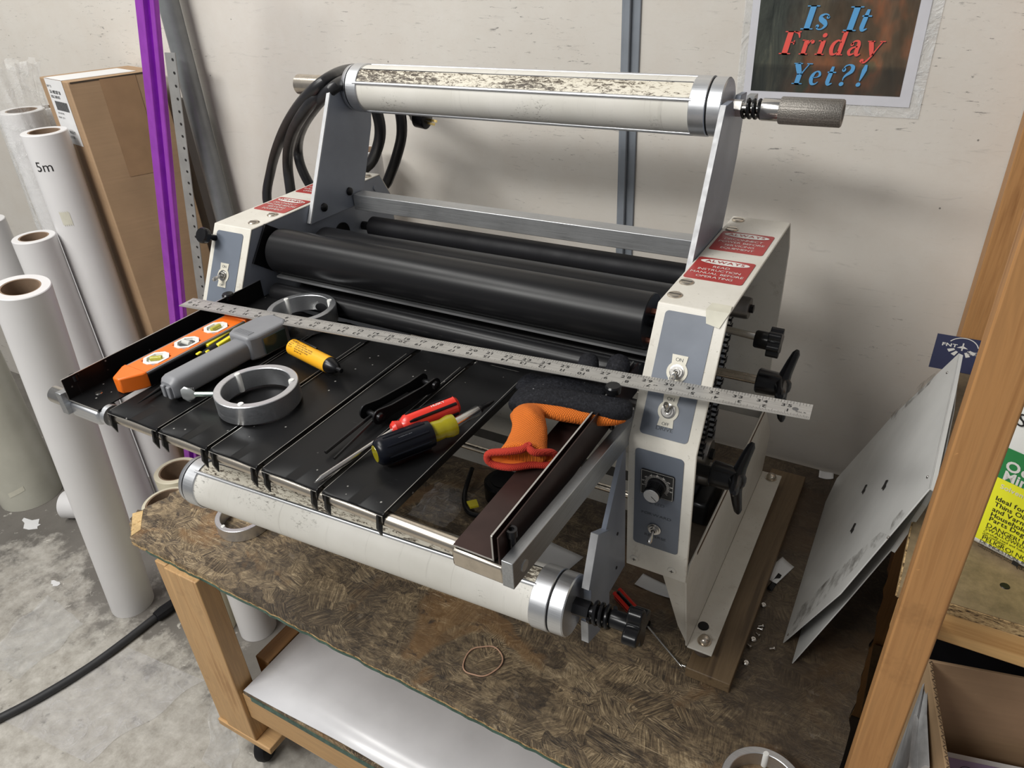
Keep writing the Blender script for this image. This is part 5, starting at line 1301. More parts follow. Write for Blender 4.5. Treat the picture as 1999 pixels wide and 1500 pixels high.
def draw(m, ch, o, s_):
    T = .045
    N_ = lambda p, w: nib(m, p, w, o, s_)
    B_ = lambda *a: bar(m, *a, o, s_)
    D_ = lambda *a: disc(m, *a, o, s_)
    if ch == 'I': B_(.14, .40, .0, 1); B_(0, .54, 0, T); B_(0, .54, 1 - T, 1)
    if ch == 's': N_([(.42, .50), (.40, .60), (.24, .64), (.09, .55), (.14, .42), (.32, .30), (.40, .17), (.28, .02), (.10, .02), (.03, .12)], [.05, .04, .06, .14, .20, .20, .14, .06, .05, .07]); D_(.41, .51, .07, .06); D_(.06, .14, .075, .07)
    if ch == 't': N_([(.20, .88), (.18, .5), (.17, .16), (.24, .03), (.40, .10)], [.12, .20, .20, .12, .03]); B_(.02, .42, .58, .64)
    if ch == 'F': B_(.12, .38, 0, 1); B_(0, .52, 0, T); B_(0, .72, 1 - T, 1); N_([(.44, .97), (.62, .92), (.72, .72)], [.06, .10, .04]); B_(.36, .56, .50, .54); N_([(.54, .62), (.53, .52), (.54, .42)], [.02, .08, .02])
    if ch == 'r': B_(.08, .28, 0, .62); B_(0, .38, 0, T); B_(-.02, .14, .60, .64); N_([(.27, .42), (.34, .58), (.44, .62)], [.04, .05, .06]); D_(.46, .55, .075, .08)
    if ch == 'i': B_(.08, .28, 0, .62); B_(-.02, .38, 0, T); B_(-.03, .16, .58, .62); D_(.16, .84, .10, .095)
    if ch == 'd': N_([(.38, .54), (.24, .63), (.08, .50), (.04, .28), (.12, .06), (.26, .04), (.38, .16)], [.04, .07, .15, .18, .14, .06, .04]); B_(.34, .52, 0, 1); B_(.24, .40, .96, 1); B_(.5, .60, 0, T)
    if ch == 'a': N_([(.06, .46), (.14, .60), (.30, .60), (.36, .45), (.36, .15), (.44, .02), (.56, .08)], [.06, .06, .10, .17, .18, .12, .03]); N_([(.34, .38), (.14, .32), (.04, .18), (.12, .03), (.30, .10)], [.04, .09, .14, .10, .04]); D_(.08, .47, .07, .07)
    if ch == 'y': N_([(.08, .60), (.20, .3), (.30, .02)], [.19, .19, .13]); N_([(.56, .60), (.42, .28), (.28, -.06), (.12, -.28), (-.02, -.27)], [.05, .05, .07, .08, .06]); B_(-.06, .24, .585, .63); B_(.44, .68, .585, .63); D_(-.02, -.21, .085, .08)
    if ch == 'Y': N_([(.12, .98), (.26, .68), (.36, .48)], [.26, .24, .2]); N_([(.68, .97), (.52, .66), (.42, .46)], [.05, .05, .10]); B_(.24, .48, 0, .50); B_(.12, .62, 0, T); B_(-.06, .36, 1 - T, 1); B_(.56, .84, 1 - T, 1)
    if ch == 'e': N_([(.10, .33), (.30, .36), (.40, .46), (.34, .60), (.20, .62), (.08, .48), (.05, .26), (.14, .05), (.30, .03), (.42, .14)], [.03, .04, .12, .09, .06, .15, .19, .14, .06, .03])
    if ch == '?': N_([(.08, .72), (.10, .90), (.28, .98), (.46, .88), (.46, .68), (.28, .50), (.20, .36), (.21, .24)], [.05, .06, .06, .17, .19, .12, .06, .03]); D_(.10, .74, .09, .09); D_(.20, .08, .105, .10)
    if ch == '!': N_([(.22, 1.0), (.22, .75), (.20, .45), (.18, .24)], [.10, .22, .13, .03]); D_(.18, .08, .105, .10)
WD = {'I': .62, 's': .50, 't': .46, 'F': .78, 'r': .60, 'i': .46, 'd': .66, 'a': .62, 'y': .70, 'Y': .76, 'e': .52, '?': .62, '!': .34}
for (word, xa, ya, xb, yb, cap, mat, nm) in (('Is', 1563, 57, 1610, 58, .0335, blueT, 'blue_lettering'), ('It', 1646, 60, 1692, 61, .0335, blueT, 'blue_lettering'), ('Friday', 1521, 105, 1706, 113, .0335, redT, 'red_lettering'), ('Yet?!', 1541, 163, 1684, 171, .0315, blueT, 'blue_lettering')):
    A = at(xa, ya, 'y', yw); B = at(xb, yb, 'y', yw); tot = sum(WD[c] for c in word[:-1]) + .42
    for kk, (mt_, off_) in enumerate(((blackP, .0012), (mat, 0))):
        m = MB(); hgt[0] = .0016 + .0002 * kk; s_ = cap; x = 0; gap = ((B - A).length / s_ - tot) / max(1, len(word) - 1)
        for c in word:
            draw(m, c, V((A.x, yw, A.z)) + pr * (x * s_ + off_) - pu_ * off_, s_); x += WD[c] + gap
        o = m.build('lettering_shadow' if kk == 0 else nm, mt_, po, smooth=False)
m = MB(); m.text('PRINTED PICTURE POSTER', pp(Wp * .68, .018, .0014), pr, pu_, .0022); m.bm.free()

# ---------------- card on the shelf, pale tube, jug ----------------
c0 = at(1831, 657, 'y', 1.240); cz = ZS + .0006
cA = at(1820, 692, 'y', 1.236); cB = at(1895, 706, 'y', 1.236); k_ = cA.z; 
cd_ = thing('business_card', 'small navy card with white FNT plane logo at the back of the shelf', 'card', V((cA.x, 1.236, ZS)))
cr = V((1, 0, 0)); cu_ = V((0, .10, 1)).normalized(); H0 = .036; W0 = .086
def cp(u, v, h=0): return V((cA.x, 1.236, cz + 0)) + cr * u + cu_ * v + V((0, -h, 0))
zz = max(0, k_ - cz)
MB().prism([cp(0, 0), cp(W0, 0), cp(W0, zz + H0), cp(0, zz + H0)], (0, .0004, 0)).build('card_stock', navyC, cd_)
m = MB(); vb = zz
m.text('FNT', cp(.010, vb + .018, .0006), cr, cu_, .0075, align='l', bold=.03, wide=1.5)
def arcr(cx, cy, r, a0, a1, w, n=20, sy=.8):
    for i in range(n):
        a, b = a0 + (a1 - a0) * i / n, a0 + (a1 - a0) * (i + 1) / n
        m.quad(*[cp(cx - .006 + rr * math.cos(q), cy + rr * sy * math.sin(q), .0006) for q, rr in ((a, r), (b, r), (b, r + w), (a, r + w))])
arcr(.045, vb + .018, .021, .25, 2.6, .0016)
for a in (-2.6, -2.1, -1.05, -.55): arcr(.045, vb + .020, .012, a - .15, a + .15, .010, 5)
m.quad(*[cp(a - .006, vb + b, .0006) for a, b in ((.0440, .014), (.0460, .014), (.0460, .027), (.0440, .027))]); m.quad(*[cp(a - .006, vb + b, .0006) for a, b in ((.037, .018), (.053, .018), (.046, .022), (.044, .022))])
m.text('FLINT NORTH', cp(.047, vb + .013, .0006), cr, cu_, .0032, align='l'); m.text('TRANSPORT', cp(.047, vb + .009, .0006), cr, cu_, .0032, align='l')
m.build('white_logo', whiteP, cd_)
tp0 = at(1895, 745, 'z', ZS)
tb = MB(); tb.lathe((tp0.x + .040, tp0.y, ZS + .0006), (0, 0, 1), [(0, 0), (0, .036), (.004, .040), (.11, .040), (.14, .032), (.40, .030), (.405, 0)], 32)
tag(tb.build('white_bottle', plain('translucent white plastic', (.55, .57, .60), .3, var=.06, vs=12)), 'pale white plastic bottle on the shelf, mostly hidden behind the post', 'bottle')

j0 = at(1908, 1068, 'z', ZS); j1 = at(1999, 1117, 'z', ZS); dj = (j1 - j0).normalized(); nj = V((dj.y, -dj.x, 0)); j0 = j0 - dj * .03
jug = thing('solvent_jug', 'white gallon jug of mineral spirits with green and yellow label on the shelf', 'jug', V((j0.x, j0.y, ZS)))
def jp(u, z, h=0): return V((j0.x, j0.y, ZS)) + dj * u + V((0, 0, z)) + nj * h
Wj = .165; Dj = .105
m = MB(); m.prism([jp(0, .0008), jp(Wj, .0008), jp(Wj, .0008, -Dj), jp(0, .0008, -Dj)], (0, 0, .225)); b_ = m.build('jug_body', whitePl, jug, bevel=.010, seg=4)
MB().lathe(jp(Wj / 2, .224, -Dj / 2), (0, 0, 1), [(0, .05), (.02, .022), (.03, .018), (.05, .018), (.052, 0)], 28).build('cap', redPl, jug)
def jz(px, py): p = onpl(px, py, jp(0, 0), nj); return (p - jp(0, 0)).dot(dj), p.z - ZS
def jband(z0, z1, mat, nm, h): return MB().prism([jp(.012, z0, h), jp(Wj - .012, z0, h), jp(Wj - .012, z1, h), jp(.012, z1, h)], nj * .0004).build(nm, mat, jug)
_, zb_ = jz(1999, 1098); _, zg0 = jz(1990, 950); _, zg1 = jz(1990, 883)
yl = jband(zb_, zg0, labY, 'yellow_label', .0005); gl_ = jband(zg0, zg1, greenC, 'green_label', .0006)
def jt(m, st, px, py, size, bold=0.0, wide=1.0):
    u, z = jz(px, py); m.text(st, jp(u, z, .0014), dj, (0, 0, 1), size, align='l', bold=bold, wide=wide)
m = MB(); jt(m, 'Odorless', 1963, 915, .018, .03); jt(m, 'Mineral Spirits', 1959, 934, .0165, .03); jt(m, 'Solvente mineral sin olor', 1954, 952, .0085, .01); m.build('white_lettering', whiteP, gl_)
m = MB()
for st, px_, py_, sz, bo in (('Ideal for Cleanup', 1945, 975, .0085, .012), ('Thins Oil-Based Paint', 1942, 986, .0085, .012), ('and Varnishes', 1938, 996, .0085, .012), ('Household and', 1935, 1006, .0085, .012), ('Parts Degreaser', 1932, 1015, .0085, .012), ('DANGER! HARMFUL IF', 1927, 1027, .0085, 0), ('SWALLOWED. EYE IRRITANT', 1924, 1033, .0065, 0), ('Carefully read and follow all cautions', 1921, 1038, .0045, 0), ('this container.', 1919, 1042, .0045, 0), ('PELIGRO! NOCIVO O MORTAL', 1918, 1051, .0085, 0), ('DE INGESTION. IRRITANTE', 1914, 1057, .0065, 0), ('Lea atentamente y siga las advertencias', 1912, 1061, .0042, 0), ('incluyen en este envase.', 1910, 1065, .0042, 0), ('ONE GALLON', 1908, 1078, .0090, 0)):
    jt(m, st, px_, py_ - 27 if 0 else py_, sz, bo)
u, z = jz(1976, 1100); m.prism([jp(u, z, .0014), jp(u + .006, z, .0014), jp(u + .006, z + .006, .0014), jp(u, z + .006, .0014)], nj * .0001); jt(m, '(3.785 L)', 1985, 1107, .009)
m.build('black_lettering', blackP, yl)
m = MB(); jt(m, 'S-K', 1984, 828, .022, .0); m.build('script_lettering', blackP, jug)

# ---------------- cardboard box and clutter below the shelf ----------------
zt_ = .150
bA = at(1812, 1291, 'z', zt_); bB = at(1846, 1500, 'z', zt_); bC = at(1999, 1326, 'z', zt_)
e1 = (bC - bA).normalized(); e2 = (bB - bA); e2 = (e2 - e1 * e2.dot(e1) * 0).normalized(); zb2 = -.349
bx_ = thing('open_cardboard_box', 'open brown cardboard box below the shelf at the lower right', 'box', V((bA.x, bA.y, zb2)))
def wallp(o, e, L, t, nm, mat=cardM, zt2=zt_): 
    nn = V((-e.y, e.x, 0)); return MB().obox(V((o.x, o.y, zb2)), e * L, nn * t, (0, 0, zt2 - zb2)).build(nm, mat, bx_, bevel=.0008)
wallp(bA, e1, .40, .004, 'rear_wall')
lw = wallp(bA, e2, .26, .005, 'left_wall', cardL)
wallp(bA + e1 * .40, e2, .26, -.004, 'right_wall'); MB().obox(V((bA.x, bA.y, zb2)), e1 * .40, e2 * .26, (0, 0, .003)).build('box_bottom', cardM, bx_)
m = MB(); nn = V((-e2.y, e2.x, 0))
for k in range(60):
    q = bA + e2 * (.26 * k / 60) + nn * .0025; m.tube([V((q.x, q.y, zt_ + .0008)) + nn * (.0016 * math.cos(k * 2.1)), V((q.x, q.y, zt_ + .0009)) + e2 * .003 - nn * (.0016 * math.cos(k * 2.1))], .0006, 5)
m.build('corrugation', plain('dark flute shadow card', (.13, .085, .05), .9), lw)
# flap folded down outside, and sheets of labels inside
ls = thing('label_sheets', 'stack of lilac and pink label sheets inside the cardboard box', 'labels', V((bA.x + .02, bA.y - .03, -.02)))
p_ = bA + e1 * .012 + e2 * .03; 
zl = .020
a0_ = at(1848, 1468, 'z', zl); a1_ = at(1999, 1500, 'z', zl); el = (a1_ - a0_).normalized(); fl_ = V((el.y, -el.x, 0)); a0_ -= el * .006
MB().obox(V((a0_.x, a0_.y, zb2 + .0035)), el * .24, fl_ * .10, (0, 0, zl - zb2 - .0035)).build('paper_stack', paperM, ls)
def lpn(u, v, h=.0006): return V((a0_.x, a0_.y, zl + h)) + el * u + fl_ * v
m = MB(); m.prism([lpn(.006, .008), lpn(.095, .008), lpn(.095, .10), lpn(.006, .10)], (0, 0, .0002)); lil = m.build('lilac_print', lilacM, ls)
m = MB(); m.prism([lpn(.097, .008), lpn(.23, .008), lpn(.23, .10), lpn(.097, .10)], (0, 0, .0002)); m.build('pink_print', pinkM, ls)
for u in (.026, .058):
    m = MB(); c_ = lpn(u, .022, .0012)
    m.tube([c_ + (el * math.cos(t) * .008 + fl_ * math.sin(t) * .005) for t in [2 * PI * k / 16 for k in range(16)]], .00035, 6, closed=True); m.lathe(c_, (0, 0, 1), [(0, 0), (0, .0022), (.0002, .0022), (.0002, 0)], 14); m.build('eye_mark', darkP, lil)
# pale plastic sack squeezed between box and post
s_pts = [at(1806, 1345, 'z', .11), at(1800, 1400, 'z', .10), at(1790, 1500, 'z', .09)]
q0, q1, q2 = at(1800, 1330, 'z', .10), at(1775, 1420, 'z', .09), at(1785, 1500, 'z', .09)
m = MB(); L0 = [at(1806, 1322, 'z', .12), at(1784, 1400, 'z', .11), at(1772, 1500, 'z', .10)]; R0 = [at(1811, 1322, 'z', .13), at(1814, 1400, 'z', .125), at(1826, 1500, 'z', .12)]
vs = [[m.bm.verts.new(a.lerp(b, t) + V((0, 0, .006 * math.sin(t * 9 + i)))) for t in (0, .2, .4, .6, .8)] for i, (a, b) in enumerate(zip(L0, R0))]
lows = [[m.bm.verts.new((v.co.x, v.co.y, zb2 + .0005)) for v in row] for row in vs]
for i in range(2):
    for j in range(4):
        m.bm.faces.new((vs[i][j], vs[i + 1][j], vs[i + 1][j + 1], vs[i][j + 1])); m.bm.faces.new((lows[i][j], lows[i][j + 1], lows[i + 1][j + 1], lows[i + 1][j]))
    m.bm.faces.new((vs[i][0], lows[i][0], lows[i + 1][0], vs[i + 1][0])); m.bm.faces.new((vs[i][4], vs[i + 1][4], lows[i + 1][4], lows[i][4]))
for j in range(4): m.bm.faces.new((vs[0][j], vs[0][j + 1], lows[0][j + 1], lows[0][j])); m.bm.faces.new((vs[2][j], lows[2][j], lows[2][j + 1], vs[2][j + 1]))
tag(m.build('plastic_sack', plain('dull white plastic sack', (.42, .42, .42), .35, var=.3, vs=30), bevel=.003), 'dull white plastic sack between the post and the cardboard box', 'sack')
bk = thing('black_crate', 'black plastic crate behind the cardboard box under the shelf', 'crate', (.35, 1.05, -.349))
MB().box(.13, .62, .94, .945, -.349, .12).build('crate_wall', plasM, bk, bevel=.001); MB().box(.13, .62, 1.2, 1.205, -.349, .12).build('crate_wall', plasM, bk); MB().box(.13, .62, .945, 1.2, -.349, -.34).build('crate_bottom', plasM, bk)
m = MB(); rnd = random.Random(9)
for k in range(7):
    x = .15 + k * .06; m.tube([(x, .98, .05 + rnd.uniform(-.01, .03)), (x + .03, 1.08, .09), (x + .01, 1.18, .06)], .03, 10, smooth=3)
m.build('black_bags', plain('black polythene', (.02, .02, .022), .3, bump=.3), bk)
g0_, g1_, g2_ = at(1925, 1275, 'z', .14), at(1999, 1330, 'z', .14), at(1999, 1290, 'z', .14)
m = MB(); m.prism([(.225, .93, .135), (.40, .93, .130), (.40, 1.15, .130), (.22, 1.15, .135)], (0, 0, .004)); tag(m.build('grey_board', plain('blue grey board', (.20, .21, .25), .5)), 'flat blue grey board lying on the black crate', 'board')

# ---------------- left side: rolls, box, channel, pipe ----------------
def roll(cx, cy, zt, r, label, ri=None, mat=vinylM, nm='vinyl_roll', lean=(0, 0), zb=ZF, core=.004, group=None):
    ri = r * .62 if ri is None else ri; b = V((cx + lean[0], cy + lean[1], zb + .0006)); t = V((cx, cy, zt)); d = (t - b); L = d.length; d.normalize()
    o = thing(nm, label, 'roll', b, group)
    MB().lathe(b, d, [(0, ri + core), (0, r), (L - .0015, r), (L, r - .0015), (L, ri + core), (L - .3, ri + core)], 56).build('roll_wrap', mat, o)
    MB().lathe(b, d, [(0, ri), (0, ri + core), (L - .0006, ri + core), (L - .0006, ri)], 44, closed=True).build('card_core', coreM, o)
    return o, b, d, r
u_ = at(40, 560, 'y', .700); big, bb_, bd_, br_ = roll(u_.x, .700, u_.z, .0560, 'large white vinyl roll standing nearest the bench, on the floor', lean=(-.155 + .02, .0), core=.003)
u_ = at(66, 462, 'y', .95); r_b = roll(u_.x, .95, u_.z, .0505, 'white vinyl roll with brown core just behind the nearest large roll', lean=(-.02, 0))[0]
u_ = at(86, 256, 'y', 1.05); r_c, b3, d3, rr3 = roll(u_.x, 1.05, u_.z, .0525, 'tall white roll marked 5m, in front of the cardboard carton', lean=(-.02, -.0))
def rolltext(st, b, d, r, tval, ang, size, par, mat=blackP):
    m = MB(); u = V((0, -1, 0)); u = (u - d * u.dot(d)).normalized(); s_ = d.cross(u) * -1; x = 0
    if s_.x < 0: s_ = -s_
    for ch in st:
        if ch == ' ': x += .3; continue
        g = glyph(ch, 0.0); vv = []
        for v in g[0]:
            a = ang + (v.x + x - g[2]) * size / r; vv.append(m.bm.verts.new(b + d * (tval + v.y * size) + (u * math.cos(a) + s_ * math.sin(a)) * (r + .0004)))
        for f in g[1]:
            try: m.bm.faces.new([vv[i] for i in f])
            except ValueError: pass
        x += g[3] - g[2] + .12
    return m.build('handwriting', mat, par)
L3 = (V((at(86, 256, 'y', 1.05).x, 1.05, at(86, 256, 'y', 1.05).z)) - b3).length
rolltext('5m', b3, d3, rr3, L3 - .085, .15, .034, r_c)
m = MB(); u = V((0, -1, 0)); s_ = V((1, 0, 0))

for k in range(5):
    vv = [b3 + d3 * (L3 - t) + (u * math.cos(a) + s_ * math.sin(a)) * (rr3 + .0006) for t, a in ((.185, .45 + k * .09), (.190, .54 + k * .09), (.225, .54 + k * .09), (.220, .45 + k * .09))]; m.quad(*vv)
m.build('tape_tab', tapeM, r_c)
u_ = at(42, 215, 'y', 1.15); r_d, b4, d4, rr4 = roll(u_.x, 1.15, u_.z, .0560, 'tall white roll in a clear bag, behind the roll marked 5m', lean=(-.02, 0))
# clear bag over it: open top above the roll
m = MB(); n = 48; rings = []
rnd = random.Random(2)
for j, (z, rr) in enumerate(((b4.z + .72, .060), (b4.z + .9, .068), (b4.z + 1.05, .064), (b4.z + 1.15, .062), (u_.z + .02, .064), (u_.z + .075, .072), (u_.z + .115, .080))):
    rings.append([m.bm.verts.new((u_.x + math.cos(2 * PI * k / n) * rr * (1 + .10 * math.sin(k * 1.7 + j)), 1.15 + math.sin(2 * PI * k / n) * rr * (1 + .08 * math.sin(k * 2.3 + j * 2)), z + (.006 * math.sin(k * 1.1) if j == 6 else 0))) for k in range(n)])
for A_, B_ in zip(rings, rings[1:]):
    for k in range(n): m.bm.faces.new((A_[k], A_[(k + 1) % n], B_[(k + 1) % n], B_[k]))
m.build('clear_bag', m_film('glossy bag film', .26, (.86, .86, .85), .1), r_d, angle=60)
u_ = at(93, 208, 'y', 1.26); roll(u_.x, 1.26, u_.z, .045, 'white roll against the wall just left of the tall carton', lean=(0, 0))
f_ = at(52, 960, 'z', ZF); far, b5, d5, r5 = roll(f_.x + .03, .86, .18, .095, 'bulky roll wrapped in yellowed film with tape, far left on the floor', mat=plain('cream film wrap', (.50, .49, .42), .3, var=.15, vs=5), lean=(.0, 0))
m = MB()
for t, a in ((.06, .55), (.33, -.1)): 
    m = MB()
    for k in range(6):
        vv = [b5 + V((0, 0, t + dt)) + (V((0, -1, 0)) * math.cos(a + da) + V((1, 0, 0)) * math.sin(a + da)) * (r5 + .0008) for dt, da in ((k * .003, k * .09), (k * .003 + .003, k * .09 + .09), (k * .003 + .021, k * .09 + .09), (k * .003 + .018, k * .09))]; m.quad(*vv)
    m.build('tape_piece', tapeM, far)
u_ = at(0, 330, 'y', 1.0); roll(-2.36, 1.02, .33, .060, 'white roll cut by the left frame edge, behind the nearest roll', lean=(0, 0))
u_ = at(345, 918, 'y', .86); q = at(345, 918, 'y', .86); roll(q.x - .0, .86, q.z, .0560, 'cream tape roll with wide brown core beside the bench corner', ri=.040, mat=creamV, nm='tape_roll')
q = at(320, 985, 'y', .74); roll(q.x, .75, q.z, .0580, 'pale roll with thin wall and open brown core at the broken bench corner', ri=.046, mat=creamV, nm='tape_roll')
# roll lying on the floor behind the nearest one
q = at(128, 985, 'z', ZF + .045); r0_ = V((q.x, q.y, ZF + .0455)); dd = V((.75, .35, 0)).normalized(); o = thing('lying_roll', 'short white roll lying on the floor behind the nearest large roll', 'roll', (q.x, q.y, ZF))
MB().lathe(r0_, dd, [(0, .014), (0, .040), (.003, .045), (.17, .045), (.17, .014)], 40).build('roll_wrap', vinylM, o)
# roll seen between bench leg and lower shelf
q = at(478, 1190, 'y', .80); roll(q.x + .035, .80, -.10, .047, 'shaded white roll standing behind the bench leg', lean=(0, 0))
# roll behind the machine against the wall
q = at(712, 292, 'y', 1.255); o = roll(q.x, 1.255, q.z, .036, 'white roll with brown core standing behind the machine', ri=.026, zb=.0005)

# tall carton
cz_ = .710
c1 = at(130, 160, 'z', cz_ - .0); 
k1_ = at(75, 150, 'y', 1.235); k2_ = at(130, 159, 'y', 1.155)
bA_ = V((k1_.x, 1.25, 0)); 
P_l = at(76, 150, 'z', .705); P_f = at(130, 160, 'z', .705); P_r = at(292, 140, 'z', .705)
Pl = at(76, 150, 'y', 1.135); zc = Pl.z; Pf = at(130, 160, 'z', zc); Pr = at(312, 136, 'z', zc)
cart = thing('tall_carton', 'tall brown cardboard carton with a white shipping label, against the wall', 'box', (Pf.x, Pf.y, ZF))
ea = (Pr - Pf); ea.z = 0; ea.normalize(); eb = (Pl - Pf); eb.z = 0; Lb_ = eb.length; eb.normalize()
La_ = (Pr - Pf).length
CARTON = (Pf, Pl, Pr)
MB().obox((Pf.x, Pf.y, ZF + .001), ea * La_, eb * Lb_, (0, 0, zc - ZF - .001)).build('carton_body', cardM, cart, bevel=.003)
fN = eb.cross(V((0, 0, 1))); fN = -fN if fN.dot(CAM - Pf) < 0 else fN
def cf(t, z, h=.0006): return V((Pf.x, Pf.y, z)) + eb * t + fN * h
lab = MB().prism([cf(Lb_ * .18, zc - .0005), cf(Lb_ * .80, zc - .0005), cf(Lb_ * .80, zc - .155), cf(Lb_ * .18, zc - .155)], fN * .0004).build('shipping_label', paperM, cart)
MB().prism([V((Pf.x, Pf.y, zc + .0004)) + eb * (Lb_ * .18), V((Pf.x, Pf.y, zc + .0004)) + eb * (Lb_ * .8), V((Pf.x, Pf.y, zc + .0004)) + eb * (Lb_ * .8) + ea * .17, V((Pf.x, Pf.y, zc + .0004)) + eb * (Lb_ * .18) + ea * .17], (0, 0, .0004)).build('label_top', paperM, cart)
m = MB(); rgt = -eb
def ct(st, t, dz, size, bold=.0, wide=1.0): m.text(st, cf(Lb_ * t, zc - dz, .0014), rgt, (0, 0, 1), size, align='l', bold=bold, wide=wide)
ct('SHIP TO', .78, .020, .008); ct('XA 4021 SKP 38', .74, .034, .011, .03, .8); ct('ROLL 2438 0X5', .74, .045, .009, .03, .8); ct('0073 5182 9406', .70, .083, .006); ct('WEIGHT  QTY 1', .74, .094, .006); ct('PRODUCT', .50, .128, .009, .02, .8); ct('NO. 53 2150', .60, .140, .009, .02, .8)
for k in range(22):
    t0_ = .68 - k * .020; w_ = .010 if k % 3 else .016
    m.quad(cf(Lb_ * t0_, zc - .052, .0014), cf(Lb_ * (t0_ - w_), zc - .052, .0014), cf(Lb_ * (t0_ - w_), zc - .074, .0014), cf(Lb_ * t0_, zc - .074, .0014))
m.build('label_print', blackP, lab)
tN = ea.cross(V((0, 0, 1))); tN = -tN if tN.dot(CAM - Pf) < 0 else tN
def cr_(t, z, h=.0006): return V((Pf.x, Pf.y, z)) + ea * t + tN * h
MB().prism([cr_(La_ * .33, zc - .004), cr_(La_ * .72, zc - .004), cr_(La_ * .72, zc - .24), cr_(La_ * .33, zc - .24)], tN * .0003).build('brown_tape', plain('brown parcel tape', (.30, .185, .10), .35, var=.1, vs=20), cart)
m = MB(); m.prism([cr_(.006, zc - .006), cr_(La_ - .002, zc - .003), cr_(La_ - .002, zc + .0006), cr_(.006, zc - .002)], tN * .0002); m.build('flap_gap', plain('dark flap gap', (.05, .035, .022), .9), cart)
m = MB()
for z in (.02, -.10, -.21): m.obox(cr_(0, z, .0002), ea * La_ + V((0, 0, .03)), (0, 0, .002), tN * .0008)
m.build('crease', cardL, cart)

# purple channel, slotted strip and grey pipe
pa_, pb_ = at(293, 0, 'y', 1.03), at(353, 620, 'y', 1.03); dpp = (pb_ - pa_).normalized()
pb2 = pb_ + dpp * ((ZF + .012 - pb_.z) / dpp.z); pt_ = pa_ - dpp * .15
u, v, dd = frame(dpp); u = V((1, 0, 0)); u = (u - dd * u.dot(dd)).normalized(); v = dd.cross(u); v = -v if v.y > 0 else v
W2 = .050
prof = [(-W2 / 2, 0), (-W2 / 2, .014), (-W2 * .12, .014), (-W2 * .06, .018), (W2 * .05, .018), (W2 * .10, .004), (W2 * .22, .004), (W2 * .26, .012), (W2 * .46, .012), (W2 / 2, .010), (W2 / 2, 0)]
m = MB(); m.prism([pt_ + u * a + v * b for a, b in prof], pb2 - pt_)
tag(m.build('aluminium_channel', purpleM, bevel=.001), 'tall purple metal channel standing in front of the carton corner', 'metal channel')
q0, q1 = at(343, 190, 'y', 1.225), at(390, 545, 'y', 1.205); dq = (q1 - q0).normalized(); qt = q0 - dq * .1; qb = q1 + dq * ((ZF + .02 - q1.z) / dq.z)
st_ = thing('marked_strip', 'narrow grey metal strip with a row of marks, behind the purple channel', 'strip', qb)
m = MB(); m.obox(qt - V((.018, 0, 0)), qb - qt, (.036, 0, 0), (0, .002, 0)); m.build('strip_blade', plain('dull grey strip', (.33, .33, .32), .45, .4), st_)
m = MB(); nL = 46
for k in range(nL):
    p = qt.lerp(qb, (k + .5) / nL) + V((.008, -.0006, 0)); m.lathe(p, (0, -1, 0), [(0, 0), (0, .0035), (.0003, .0035), (.0003, 0)], 8)
m.build('black_marks', blackP, st_)
w0_, w1_ = at(328, 0, 'y', YW - .045), at(412, 300, 'y', YW - .045)
zz_ = ZF + .001
tag(MB().cyl((w0_.x, YW - .045, 1.6), (w0_.x - .0, YW - .045, zz_), .0245, n=32).build('steel_pipe', pipeM), 'grey steel pipe standing upright against the wall', 'pipe')
tag(MB().box(w0_.x - .085, w0_.x - .03, YW - .035, YW - .018, zz_, .64).build('wooden_batten', plain('dark brown slat', (.03, .024, .02), .7)), 'dark upright batten between the grey pipe and the marked strip', 'batten')

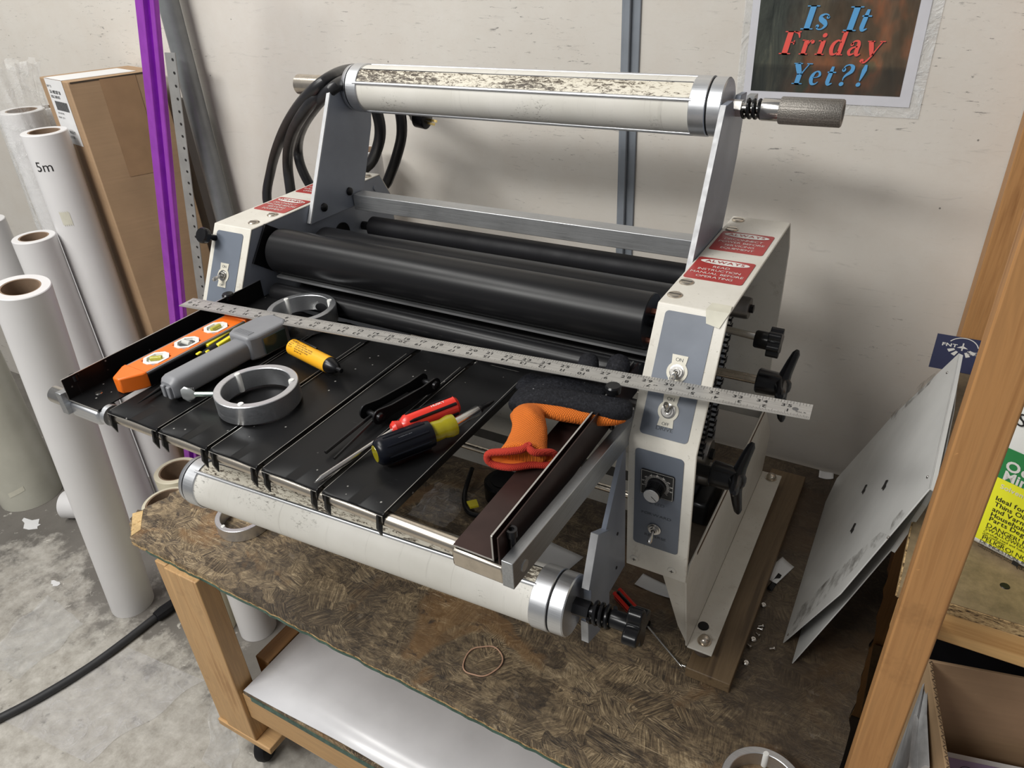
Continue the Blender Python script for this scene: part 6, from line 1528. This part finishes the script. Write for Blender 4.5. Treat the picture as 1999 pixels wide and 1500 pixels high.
# ---------------- floor: cable, film, scraps ----------------
cpts = [at(a, b, 'z', ZF + .011) for a, b in ((-60, 1432), (60, 1372), (170, 1306), (250, 1248), (305, 1205), (350, 1172), (385, 1150))]
fc = MB().tube(cpts, .0105, 14, smooth=6).build('floor_cable', cableM, None, origin=(cpts[2].x, cpts[2].y, ZF)); tag(fc, 'thick black cable crossing the floor at the lower left', 'cable')
p_ = at(305, 1205, 'z', ZF + .017); q_ = at(350, 1172, 'z', ZF + .017); d_ = (q_ - p_)
MB().tube([p_, p_ + d_ * .3, p_ + d_ * .7, p_ + d_ * 1.3], [.014, .017, .016, .015], 10).build('taped_joint', rubberD, fc)
def film(nm, pts, label, mat, amp=.004, n=26, seed=1, z0=.001):
    P = [at(a, b, 'z', ZF) for a, b in pts]; a, b, c, d = P; m = MB(); g = []; rnd = random.Random(seed)
    for i in range(n + 1):
        for j in range(n + 1):
            u, v = i / n, j / n; p = a.lerp(b, u).lerp(d.lerp(c, u), v)
            p.z = ZF + z0 + amp * (.5 + .5 * math.sin(u * 17 + 3 * math.sin(v * 6 + seed))) * (.5 + .5 * math.sin(v * 5 + u * 3)) + rnd.uniform(0, amp * .25)
            p.x += .008 * math.sin(v * 11 + u * 3); g.append(m.bm.verts.new(p))
    for i in range(n):
        for j in range(n): m.bm.faces.new((g[i * (n + 1) + j], g[(i + 1) * (n + 1) + j], g[(i + 1) * (n + 1) + j + 1], g[i * (n + 1) + j + 1]))
    return tag(m.build(nm, mat, angle=80), label, 'plastic film')
film('plastic_film', [(95, 1165), (165, 1222), (40, 1330), (-40, 1290)], 'shiny clear film crumpled on the floor above the black cable', m_film('floor film', .22, (.75, .76, .77), .08), .012, seed=2)
film('plastic_sheet', [(250, 1265), (400, 1330), (170, 1490), (-10, 1400)], 'large clear plastic sheet flat on the floor beside the bench leg', m_film('floor sheet', .26, (.80, .79, .80), .15), .003, seed=4)
film('plastic_scrap', [(420, 1340), (470, 1420), (455, 1530), (400, 1490)], 'clear plastic scrap on the floor by the caster', m_film('floor scrap', .22, (.8, .8, .8), .12), .006, seed=6)
def scrap(nm, px_, py_, r_, label, seed):
    c_ = at(px_, py_, 'z', ZF); rnd = random.Random(seed); m = MB()
    m.prism([c_ + V((math.cos(a) * r_ * rnd.uniform(.4, 1.3), math.sin(a) * r_ * .5 * rnd.uniform(.4, 1.3), .0006)) for a in [2 * PI * k / 11 for k in range(11)]], (0, 0, .0012)); return tag(m.build(nm, paperM), label, 'scrap')
scrap('paper_flake', 64, 1024, .045, 'torn white flake on the floor left of the nearest roll', 3)
scrap('paper_flake', 108, 1140, .018, 'small white flake on the floor left of the foot of the nearest roll', 5)
